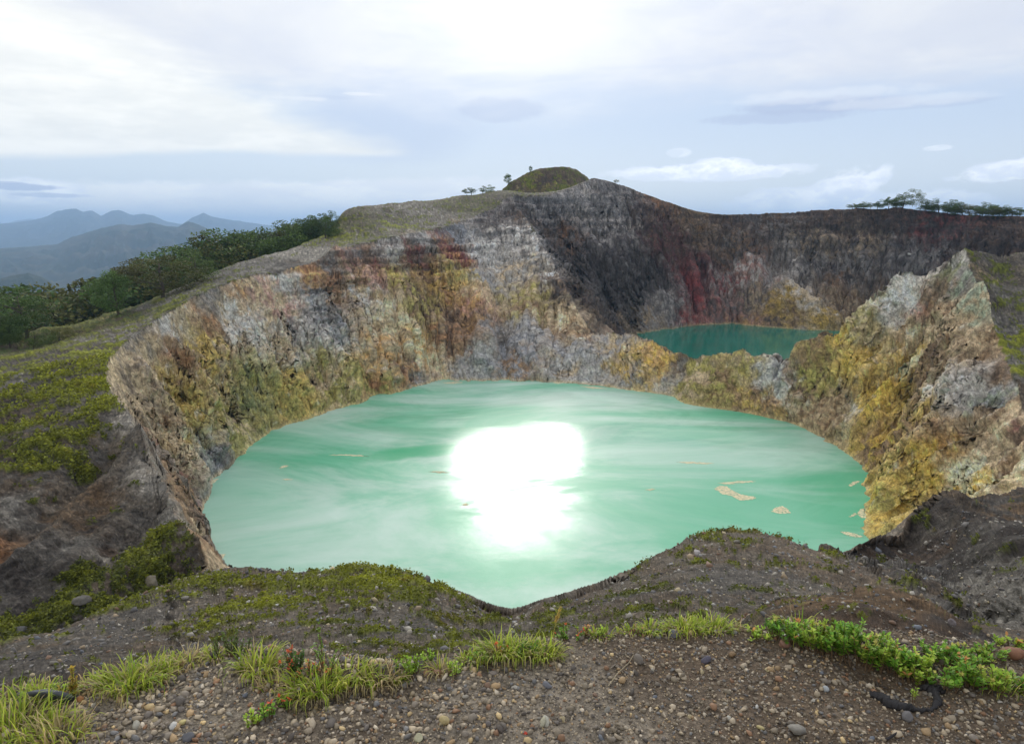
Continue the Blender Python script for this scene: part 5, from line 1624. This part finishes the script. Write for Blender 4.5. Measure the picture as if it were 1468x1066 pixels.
GC = [(.42, .52, .06), (.52, .58, .09), (.28, .40, .05), (.62, .60, .14), (.36, .48, .05), (.48, .54, .07)]
GD = [(.58, .48, .24), (.50, .42, .20), (.50, .56, .08), (.40, .50, .06), (.62, .46, .26)]


def grass_tuft(px, py, wpx, hpx, n, label, dry=False, group='grass tufts along the edge of the ledge'):
    p = on_ledge(px, py)
    dd = math.sqrt(p[0] ** 2 + p[1] ** 2 + p[2] ** 2)
    gg = np.random.default_rng(int(px * 3 + py))
    o = thing('grass_tuft', label, 'grass', p, group)
    mb = MB()
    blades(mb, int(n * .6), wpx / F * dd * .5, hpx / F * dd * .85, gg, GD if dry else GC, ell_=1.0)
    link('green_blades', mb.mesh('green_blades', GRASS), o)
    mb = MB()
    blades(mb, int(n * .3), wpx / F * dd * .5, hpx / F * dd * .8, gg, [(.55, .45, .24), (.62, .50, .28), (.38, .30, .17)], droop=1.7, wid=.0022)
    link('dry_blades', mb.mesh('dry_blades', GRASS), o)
    return o


GR = [(20, 1052, 90, 50, 420, 'big light green grass tuft in the bottom left corner', False), (85, 1058, 60, 42, 260, 'yellowish drooping grass tuft right of the bottom left corner tuft', True),
      (25, 1005, 70, 26, 220, 'low green grass mat behind the corner tuft at far left', False), (60, 992, 40, 20, 120, 'short grass above the flat dark rock', False),
      (135, 985, 40, 22, 110, 'small thin grass tuft right of the yellow leaved plant', True), (180, 985, 60, 40, 330, 'bright green bushy grass tuft on the left edge of the gravel', False), (215, 972, 50, 32, 220, 'light green grass tuft right of the bushy one on the left edge', False),
      (238, 958, 40, 26, 160, 'low grass tuft with green tips at the left edge bend', False), (272, 948, 44, 28, 180, 'grass tuft with dry tips in the left part of the ledge edge', True), (306, 942, 30, 22, 90, 'short grass tuft before the gap with small green shrub', False),
      (372, 962, 50, 44, 260, 'tall pale green spiky grass tuft left of the red tipped plants', False), (395, 985, 40, 26, 110, 'thin wispy dry grass tuft below the spiky tuft', True),
      (455, 985, 60, 42, 330, 'wide arching grass tuft hanging over the dark hollow', False), (425, 1000, 36, 30, 150, 'light grass tuft at the lower left of the dark hollow', False), (500, 968, 60, 34, 280, 'dense yellow green tuft in the middle of the hanging grass mat', False),
      (545, 972, 54, 36, 260, 'arching tuft with pinkish dry blades at the right of the hanging mat', True), (570, 985, 26, 20, 90, 'short bright tuft at the right end of the hanging mat', False), (630, 962, 34, 28, 120, 'thin grass tuft with tall dry stalk', True),
      (676, 948, 40, 24, 120, 'loose grass tuft rising toward the centre clump', False), (715, 938, 50, 40, 280, 'pale green tall grass tuft at the left of the centre clump', False), (745, 936, 50, 32, 260, 'dense green grass tuft in the heart of the centre clump', False),
      (780, 940, 46, 30, 240, 'drooping bright grass tuft at the right end of the centre clump', False), (903, 905, 34, 14, 110, 'low grass tuft left of the wide edge mat', False), (935, 903, 40, 18, 160, 'short green grass on the left part of the wide edge mat', False),
      (980, 902, 50, 26, 300, 'bright fine grass tuft in the middle of the wide edge mat', False), (1018, 901, 50, 24, 280, 'fine yellow green grass tuft in the right part of the wide edge mat', False), (1048, 900, 30, 16, 110, 'short grass tuft at the right end of the wide edge mat', True),
      (860, 912, 30, 16, 90, 'small grass tuft on the edge right of the centre clump', False), (1140, 905, 30, 40, 90, 'tall grass tuft among the left end of the leafy bushes', False), (1440, 985, 46, 26, 120, 'grass tuft with long leaves at the right edge', False), (1385, 975, 26, 20, 60, 'thin grass tuft under the right bushes', False)]
for a_ in GR:
    px, py, w_, h_, n_, lb, dr = a_
    grass_tuft(px, py, w_, h_, n_, lb, dr)


def leafy(px, py, wpx, hpx, label, cols, nstem=14, leaf=.016, tips=None, name='leafy_plant', group=None, spread=1.0, dens=1.0, flower=None):
    p = on_ledge(px, py)
    dd = math.sqrt(p[0] ** 2 + p[1] ** 2 + p[2] ** 2)
    gg = np.random.default_rng(int(px * 5 + py * 3))
    o = thing(name, label, 'plant', p, group)
    st_, lf, tp = MB(), MB(), MB()
    H, R = hpx / F * dd * 1.15, wpx / F * dd * .5
    fl_ = MB()
    for i in range(nstem):
        a = gg.uniform(0, 2 * math.pi)
        r0 = R * gg.uniform(0, .75)
        h = H * gg.uniform(.5, 1.05) * (1 - .3 * (r0 / R) ** 2)
        b0 = np.array([math.cos(a) * r0, math.sin(a) * r0 * .6, -.005])
        top = b0 + np.array([math.cos(a) * R * .3 * spread, math.sin(a) * R * .2 * spread, h])
        mid = (b0 + top) / 2 + gg.normal(size=3) * h * .06
        ts = np.linspace(0, 1, 7)[:, None]
        pl = (1 - ts) ** 2 * b0 + 2 * ts * (1 - ts) * mid + ts ** 2 * top
        tube(st_, pl, np.linspace(.0022, .001, 7), (.14, .09, .05), 5)
        m = max(6, int(h / leaf * 5 * dens))
        tt_ = gg.uniform(.25, 1.0, m)[:, None] ** .8
        c = (1 - tt_) ** 2 * b0 + 2 * tt_ * (1 - tt_) * mid + tt_ ** 2 * top
        ang = gg.uniform(0, 2 * math.pi, m)
        el_ = gg.uniform(.1, 1.0, m)
        d = np.stack([np.cos(ang) * np.cos(el_), np.sin(ang) * np.cos(el_), np.sin(el_)], -1)
        sz = leaf * gg.uniform(.7, 1.25, (m, 1)) * (1.15 - .35 * tt_)
        u = np.cross(d, [0, 0, 1.]); u /= np.linalg.norm(u, axis=1, keepdims=True) + 1e-9
        nrm = np.cross(u, d)
        # six-cornered leaf folded on its midrib
        base = c; tip = c + d * sz
        m1 = c + d * sz * .35; m2 = c + d * sz * .72
        w1 = sz * .24; w2 = sz * .2
        v = np.stack([base, m1 - u * w1 + nrm * sz * .06, m2 - u * w2 + nrm * sz * .06, tip, m2 + u * w2 + nrm * sz * .06, m1 + u * w1 + nrm * sz * .06, m1, m2], 1)
        ids = (np.arange(m) * 8)[:, None]
        f = np.concatenate([ids + np.array([[0, 6, 1, 1]]), ids + np.array([[1, 6, 7, 2]]), ids + np.array([[2, 7, 3, 3]]), ids + np.array([[0, 5, 6, 6]]), ids + np.array([[5, 4, 7, 6]]), ids + np.array([[4, 3, 7, 7]])])
        f = np.where(f[:, 3:4] == f[:, 2:3], np.concatenate([f[:, :3], np.full((len(f), 1), -1)], 1), f)
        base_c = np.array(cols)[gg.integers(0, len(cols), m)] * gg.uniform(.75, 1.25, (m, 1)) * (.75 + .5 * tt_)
        if tips is not None and gg.random() < tips[1]:
            top_m = (tt_[:, 0] > .86)
            base_c = np.where(top_m[:, None], np.array(tips[0]) * gg.uniform(.8, 1.2, (m, 1)), base_c)
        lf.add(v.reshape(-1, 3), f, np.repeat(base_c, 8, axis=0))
        if flower is not None and i % 6 == 0:
            fp_ = top + gg.normal(size=(7, 3)) * .005
            leaves(fl_, fp_, .007, flower, .8, 0, gg)
    link('stem', st_.mesh('stem', BARK), o)
    link('foliage', lf.mesh('foliage', LEAF_LOW, False), o)
    if fl_.n:
        link('blossom', fl_.mesh('blossom', LEAF_LOW, False), o)
    return o


G1 = [(.16, .34, .04), (.24, .42, .05), (.34, .50, .07), (.12, .26, .03)]
G2 = [(.38, .52, .07), (.30, .46, .05), (.48, .56, .09)]
OR_ = ((.70, .34, .12), .12)
RD = ((.75, .13, .05), .5)
leafy(105, 1000, 26, 32, 'yellow orange leaved plant standing by the flat dark rock', [(.45, .33, .05), (.55, .38, .06), (.30, .32, .05)], 6, .015)
leafy(85, 998, 34, 14, 'low green leafy plant at the foot of the yellow leaved plant', G2, 8, .013)
leafy(148, 978, 26, 14, 'small green leafy plant left of the bushy grass', G2, 6, .013)
leafy(333, 942, 50, 30, 'small dark green shrub on the ledge edge behind the spiky grass', [(.10, .17, .03), (.16, .22, .04), (.08, .13, .02)], 16, .013)
leafy(425, 965, 50, 30, 'red tipped dark green plant behind the spiky grass tuft', [(.07, .15, .03), (.12, .2, .03)], 18, .014, ((.70, .14, .05), .6))
leafy(468, 966, 44, 56, 'tall leaning green plant with one orange shoot at its top', [(.13, .22, .03), (.17, .27, .03)], 5, .014, OR_, spread=3.2, dens=.5)
leafy(450, 975, 46, 24, 'orange red shoots at the foot of the tall leaning plant', [(.10, .18, .03), (.5, .2, .06)], 9, .014, RD)
leafy(385, 1028, 30, 20, 'small bright green plant on the gravel left of the dark hollow', G1, 8, .016, RD)
leafy(365, 1040, 30, 18, 'light green spreading plant lower left of the dark hollow', G2, 8, .015)
leafy(408, 1018, 20, 20, 'dark green plant with a red tip at the edge of the dark hollow', G1, 5, .016, ((.7, .12, .04), .9))
leafy(590, 965, 40, 24, 'bright yellow green plant left of the thin grass in the middle', [(.28, .42, .04), (.22, .36, .03)], 12, .015)
leafy(612, 950, 26, 22, 'yellow green plant leaning over the edge in the middle', [(.28, .42, .04), (.24, .38, .03)], 8, .015)
leafy(652, 968, 26, 18, 'low bright green plant right of the dry stalk', G2, 7, .014)
leafy(690, 950, 40, 16, 'green leafy mat below the tall pale grass', G1, 9, .013)
leafy(752, 938, 40, 20, 'dark green leaves inside the centre grass clump', [(.08, .18, .02), (.12, .24, .02)], 12, .015)
leafy(720, 945, 20, 26, 'orange red shoot in the front of the centre grass clump', [(.6, .2, .06), (.3, .2, .05)], 3, .014, RD)
leafy(818, 918, 40, 18, 'orange red and green plant on the edge right of the centre clump', G1, 11, .014, RD)
leafy(838, 912, 30, 14, 'peach coloured low shoots on the edge right of the centre clump', [(.6, .33, .16), (.26, .34, .05)], 7, .014, OR_)
leafy(855, 914, 36, 14, 'low green plant on the edge between the two grass mats', G2, 8, .013)
leafy(910, 908, 30, 10, 'small plant with pinkish leaves in front of the wide edge mat', [(.5, .22, .12), (.2, .3, .05)], 6, .012)
# row of leafy bushes on the right
BUSH = [(1085, 915, 40, 16, 'low light green plant at the left start of the bush row'), (1118, 912, 44, 26, 'small bush with pale leaves near the start of the bush row'), (1150, 925, 50, 34, 'bush with white blossom in the left part of the bush row'),
        (1178, 935, 50, 44, 'tall fern-like bush in the left part of the bush row'), (1205, 940, 56, 46, 'dense bright bush left of the middle of the bush row'), (1235, 950, 60, 52, 'tallest dense green bush in the middle of the bush row'),
        (1262, 955, 54, 46, 'leafy bush with orange shoots right of the tallest bush'), (1285, 962, 50, 34, 'low front bush above the dark hollow in the soil'), (1215, 925, 60, 36, 'bush with yellow tips at the back of the bush row'),
        (1310, 955, 50, 26, 'spreading bush in the right part of the bush row'), (1340, 945, 54, 24, 'rear bush in the right part of the bush row'), (1372, 950, 50, 22, 'thin rear bush before the right gap'), (1310, 978, 40, 24, 'bush hanging over the black root'),
        (1355, 985, 50, 26, 'low front bush right of the black root'), (1395, 982, 56, 34, 'front bush at the lower right of the row'), (1425, 990, 50, 30, 'bush with large pale leaves near the right edge'), (1455, 990, 44, 20, 'last bush at the right picture edge'),
        (1420, 945, 44, 20, 'rear plant beside the reddish brown rock'), (1448, 925, 40, 14, 'low plant behind the reddish brown rock'), (1395, 950, 40, 16, 'small rear plant left of the reddish brown rock')]
for i_, (px, py, w_, h_, lb) in enumerate(BUSH):
    leafy(px, py, w_, h_ * .8, lb, G1 if i_ % 3 else G2, int(w_ * .42), .021, ((.60, .55, .14), .3) if i_ % 2 else OR_, name='leafy_bush', group='leafy bushes along the right edge of the ledge', flower=(.7, .7, .6) if 'blossom' in lb else None)
leafy(1311, 1006, 10, 18, 'tiny green sprout growing alone beside the black root', G2, 2, .012)

# dry stalks
def stalk(name, pts_px, r, col, label, cat='twig', lift=0.0, head=None):
    p0 = on_ledge(*pts_px[0])
    ps = []
    for i, (px, py) in enumerate(pts_px):
        a, c = ray(px, py)
        if lift:
            ps.append((a * p0[1], p0[1], c * p0[1]))
        else:
            q = on_ledge(px, py)
            ps.append((q[0], q[1], q[2] + .006 + .004 * math.sin(i * 2)))
    ps = np.array(ps) - np.array(ps[0])
    mb = MB()
    t_ = np.linspace(0, len(ps) - 1, 14)
    pp = np.stack([np.interp(t_, range(len(ps)), ps[:, j]) for j in range(3)], -1)
    tube(mb, pp, np.linspace(r, r * .5, 14), col, 6)
    if lift:
        o = thing(name, label, cat, p0)
        link('stem', mb.mesh('stem', BARK), o)
        if head is not None:
            hb = MB()
            gg = np.random.default_rng(8)
            k = gg.uniform(.55, 1, 70)
            c = np.stack([np.interp(k * (len(ps) - 1), range(len(ps)), ps[:, j]) for j in range(3)], -1) + gg.normal(size=(70, 3)) * .003
            leaves(hb, c, .012, head, .35, 0, gg)
            link('seed_head', hb.mesh('seed_head', GRASS, False), o)
    else:
        q = on_ledge(*pts_px[0])
        o = thing(name, label, cat, (q[0], q[1], q[2] + .006), None, mb.mesh(name, BARK))
    return o


stalk('grass_stalk', [(792, 930), (794, 905), (798, 885), (803, 870)], .0016, (.40, .34, .08), 'tall grass stalk with yellow seed head above the notch', 'grass', 1, (.55, .38, .10))
stalk('grass_stalk', [(632, 962), (643, 945), (645, 925), (636, 908)], .0012, (.42, .34, .24), 'thin curved dry stalk rising in front of the left hump', 'grass', 1)
stalk('twig', [(872, 985), (885, 968), (902, 950), (908, 940)], .0022, (.36, .30, .2), 'straight pale dry stem lying on the centre gravel', 'twig')
stalk('twig', [(500, 1002), (515, 985), (524, 975)], .002, (.32, .25, .16), 'crooked dry twig under the hanging grass mat', 'twig')


# black gnarled root on the soil
def gnarl(pts_px, rads, seed):
    gg = np.random.default_rng(seed)
    ps = np.array([on_ledge(px, py) for px, py in pts_px])
    t_ = np.linspace(0, len(ps) - 1, 34)
    pp = np.stack([np.interp(t_, range(len(ps)), ps[:, j]) for j in range(3)], -1)
    r = np.interp(t_, range(len(ps)), rads) * (1 + .35 * perlin(t_ * 2.1, seed, 0, 5))
    pp[:, :2] += gg.normal(size=(34, 2)) * .002
    pp[:, 2] += r * .5
    return pp, r


ROOTM = attr_material('burnt_wood', .7, .4, 70, .004, .6)
rt = thing('burnt_root', 'black gnarled burnt root lying on the brown soil below the right bushes', 'root', on_ledge(1300, 1005))
o0 = np.array(rt.location)
for i_, (pl, rd) in enumerate([([(1245, 994), (1262, 1000), (1275, 1012), (1292, 1016), (1312, 1018), (1335, 1018)], [.005, .014, .017, .015, .010, .005]),
                               ([(1335, 1019), (1345, 1008), (1338, 995), (1328, 986), (1315, 990)], [.006, .012, .014, .012, .007]),
                               ([(1330, 988), (1332, 970), (1330, 958), (1340, 953)], [.011, .010, .007, .004]), ([(1330, 985), (1345, 990), (1352, 992)], [.010, .012, .006])]):
    pp, r = gnarl(pl, rd, 40 + i_)
    mb = MB()
    tube(mb, pp - o0, r * 1.05, (.018, .016, .017), 9)
    v = mb.v[0]
    nv = fbm(v[:, 0] * 60, v[:, 1] * 60, v[:, 2] * 60, 3, 50)
    v += nv[:, None] * .016 * np.array([1, .6, .8])
    link('branch', mb.mesh('branch', ROOTM), rt)
stalk('twig', [(1270, 1062), (1285, 1054), (1292, 1048)], .005, (.03, .028, .03), 'short black charred stick at the bottom right of the gravel', 'twig')

# ---------------------------------------------------------------- pale scum floating on the lake
SCUM = simple_mat('sulphur_scum', (.78, .68, .44), .9, .2, .2, .4, (.66, .60, .40))
_b = NB(SCUM.node_tree)
_tc = _b.new('ShaderNodeTexCoord')
_n = _b.noise(_tc.outputs['Object'], .9, 6, .75, 1.0)
_mx = _b.new('ShaderNodeMixShader'); _tr = _b.new('ShaderNodeBsdfTransparent')
_b.l.new(_b.ss(.40, .50, _n), _mx.inputs[0])
_b.l.new(_tr.outputs[0], _mx.inputs[1]); _b.l.new(SCUM.node_tree.nodes['Principled BSDF'].outputs[0], _mx.inputs[2])
_b.l.new(_mx.outputs[0], SCUM.node_tree.nodes['Material Output'].inputs['Surface'])
SC = [([(1024, 700), (1032, 696), (1042, 697), (1050, 703), (1062, 708), (1084, 713), (1078, 716), (1060, 717), (1050, 711), (1036, 708)], 'largest cream coloured scum patch shaped like a bow on the right half of the lake'),
      ([(1106, 733), (1112, 727), (1121, 725), (1129, 729), (1133, 735), (1118, 736)], 'rounded cream scum patch right of the bow shaped one'),
      ([(1204, 762), (1214, 762), (1226, 765), (1238, 769), (1228, 770), (1214, 767)], 'long thin scum streak near the right shore close to the dark rock mass'),
      ([(1216, 695), (1224, 690), (1233, 689), (1228, 693), (1219, 697)], 'small scum streak near the upper right shore'),
      ([(1229, 736), (1233, 730), (1240, 728), (1241, 742), (1235, 742)], 'scum patch touching the right shore'),
      ([(1216, 740), (1226, 735), (1229, 737), (1220, 741)], 'little scum wisp left of the patch touching the right shore'),
      ([(400, 671), (406, 667), (414, 667), (411, 669), (404, 671)], 'small orange cream scum spot near the left shore'),
      ([(404, 687), (412, 686), (420, 687), (410, 688)], 'thin scum wisp below the small spot near the left shore'),
      ([(289, 712), (291, 700), (299, 689), (314, 685), (308, 691), (298, 697), (294, 712), (292, 722), (289, 724)], 'cream scum lining the left shore below the grey rocks'),
      ([(296, 757), (300, 755), (302, 765), (299, 767)], 'small scum clot at the left shore'), ([(316, 794), (323, 794), (320, 800), (317, 801)], 'scum clot in the left corner of the lake'),
      ([(970, 662), (990, 662), (1012, 663), (1024, 664), (1012, 665), (985, 664)], 'faint long scum streak in the middle right of the lake'),
      ([(1030, 692), (1050, 690), (1076, 689), (1084, 690), (1060, 692), (1040, 694)], 'thin scum line just above the bow shaped patch'),
      ([(636, 549), (650, 547), (664, 548), (650, 550)], 'scum strip at the far shore left of centre'), ([(790, 548), (804, 546), (812, 548), (800, 550)], 'scum strip at the far shore right of centre'), ([(830, 553), (850, 554), (870, 557), (850, 557)], 'scum strip at the far shore before the dividing wall'),
      ([(470, 652), (500, 651), (530, 654), (500, 653)], 'very thin scum line in the left part of the lake'), ([(925, 702), (935, 700), (940, 701), (932, 703)], 'tiny pale scum fleck left of the bow shaped patch'),
      ([(662, 723), (668, 721), (672, 723), (667, 725)], 'tiny pale scum fleck at the left of the bright glint'), ([(615, 676), (630, 675), (645, 677), (630, 678)], 'faint scum line on the darker green patch')]
for pl, lb in SC:
    w_ = [xy_at(px, py, LAKE_Z) for px, py in pl]
    # rough, finely broken outline
    out_ = []
    gg = np.random.default_rng(int(pl[0][0]))
    for i in range(len(w_)):
        a_, b_ = np.array(w_[i]), np.array(w_[(i + 1) % len(w_)])
        L_ = np.linalg.norm(b_ - a_)
        kq = 8
        for j in range(kq):
            q = a_ + (b_ - a_) * j / kq
            out_.append(q + gg.normal(size=2) * min(L_ * .05, .35))
    out_ = np.array(out_)
    cen = out_.mean(0)
    nn = len(out_)
    top_v = np.concatenate([out_ - cen, np.full((nn, 1), .07)], 1)
    bot_v = np.concatenate([out_ - cen, np.full((nn, 1), -.1)], 1)
    me = bpy.data.meshes.new('floating_scum')
    me.from_pydata([tuple(q) for q in np.concatenate([top_v, bot_v])], [], [tuple(range(nn))] + [(i, nn + i, nn + (i + 1) % nn, (i + 1) % nn) for i in range(nn)])
    me.materials.append(SCUM)
    thing('floating_scum', lb, 'scum', (cen[0], cen[1], LAKE_Z), 'cream scum patches floating on the green lake', me)


# ---------------------------------------------------------------- boulders and loose stones on the hillsides
def boulder(px, py, wpx, col, label, flat=.8, seed=1, name='boulder', tall=1.0):
    p = cast(px, py, rmin=6, full=True)
    dd = np.linalg.norm(p)
    gg = np.random.default_rng(seed)
    mb = MB()
    v, f = ICO3
    v = v * (1 + .55 * fbm(v[:, 0] * 1.5 + seed, v[:, 1] * 1.5, v[:, 2] * 1.5, 4, seed)[:, None] + .3 * fbm(v[:, 0] * 4 + seed, v[:, 1] * 4, v[:, 2] * 4, 3, seed)[:, None])
    for _ in range(6):
        nn = gg.normal(size=3); nn /= np.linalg.norm(nn)
        dq = v @ nn - gg.uniform(.45, .75)
        v = v - nn * np.maximum(dq, 0)[:, None]
    s = wpx / F * dd * .42
    v = v * np.array([s, s, s * flat * tall])
    mb.add(v, f, np.array(col))
    return thing(name, label, 'rock', (p[0], p[1], p[2] + s * flat * .05), None, mb.mesh(name, BOULDER, False))


boulder(548, 878, 14, (.42, .40, .37), 'pale isolated boulder on the left hump below the crest', .7, 3)
boulder(998, 792, 12, (.40, .37, .36), 'pinkish white angular rock on the upper right hump', .9, 4)
boulder(1004, 797, 7, (.38, .36, .35), 'smaller pale rock right of the pinkish white one', .9, 5)
boulder(962, 808, 7, (.35, .33, .31), 'small light rock on the left shoulder of the right hump', .7, 6)
boulder(215, 838, 22, (.19, .165, .12), 'tan rock outcrop in the moss at the foot of the left flank', 1.1, 7)
boulder(170, 800, 18, (.16, .145, .11), 'rounded grey tan boulder among dark shrubs on the left flank', 1.1, 8)
boulder(118, 862, 24, (.12, .11, .095), 'grey rock slab half covered in moss at lower left', .5, 9)
boulder(397, 867, 5, (.5, .49, .47), 'small white rock beside the moss bank on the left hump', .7, 10)
boulder(30, 905, 20, (.15, .145, .14), 'dark grey rock in the gully at the far left', 1.0, 11)
boulder(738, 892, 10, (.33, .32, .32), 'grey rock in the notch between the two humps', .8, 12)
boulder(736, 905, 8, (.30, .29, .28), 'smaller grey rock lower in the notch between the humps', .8, 13)
boulder(1452, 838, 26, (.22, .21, .215), 'large lumpy grey rock on the dark mass at the right edge', .8, 14)
boulder(1462, 862, 22, (.19, .18, .18), 'grey rock just below the large lumpy one at the right edge', .8, 15)
boulder(1303, 874, 10, (.17, .15, .16), 'dark purplish rock on the red mound', .8, 16)
boulder(1385, 872, 14, (.24, .23, .22), 'pale grey flat rock beside the gully right of the red mound', .5, 17)
boulder(1366, 892, 12, (.14, .12, .12), 'dark angular rock at the right end of the red mound', .9, 18)
boulder(1303, 365, 6, (.45, .44, .42), 'distant white rock on the mossy slope at right', .7, 19)

# scatter over the hillside mesh
cand = np.nonzero(~wall & ~near & (dist < 150) & (dist > 7) & (TH[np.arange(len(x)) // nr] > -.75) & (TH[np.arange(len(x)) // nr] < .75))[0]
g = np.random.default_rng(77)
st_c = g.choice(cand, 6500)
szp = px_m[st_c] * np.exp(g.normal(.15, .5, len(st_c))) * 0.9
mb = MB()
cc_ = PEB[g.choice(len(PEB), len(st_c), p=PW)] * g.uniform(.8, 1.3, (len(st_c), 1))
stones(mb, np.stack([x[st_c], y[st_c], z[st_c] + szp * .2], -1), szp, cc_, g)
link('loose_stones', mb.mesh('loose_stones', STONE), kind='stuff')
mo_c = np.nonzero((mossv > .6) & (dist < 320) & (dist > 7) & (np.abs(TH[np.arange(len(x)) // nr]) < .75))[0]
mo_s = g.choice(mo_c, min(36000, len(mo_c) * 2))
mb = MB()
cp_ = np.stack([x[mo_s], y[mo_s], z[mo_s]], -1) + g.normal(size=(len(mo_s), 3)) * px_m[mo_s][:, None] * .8
cp_[:, 2] += px_m[mo_s] * .8
leaves(mb, cp_, px_m[mo_s] * 2.6, rgb[mo_s] * g.uniform(.7, 1.6, (len(mo_s), 1)), .6, .3, g)
link('cushion_plants', mb.mesh('cushion_plants', MOSSM, False), kind='stuff')
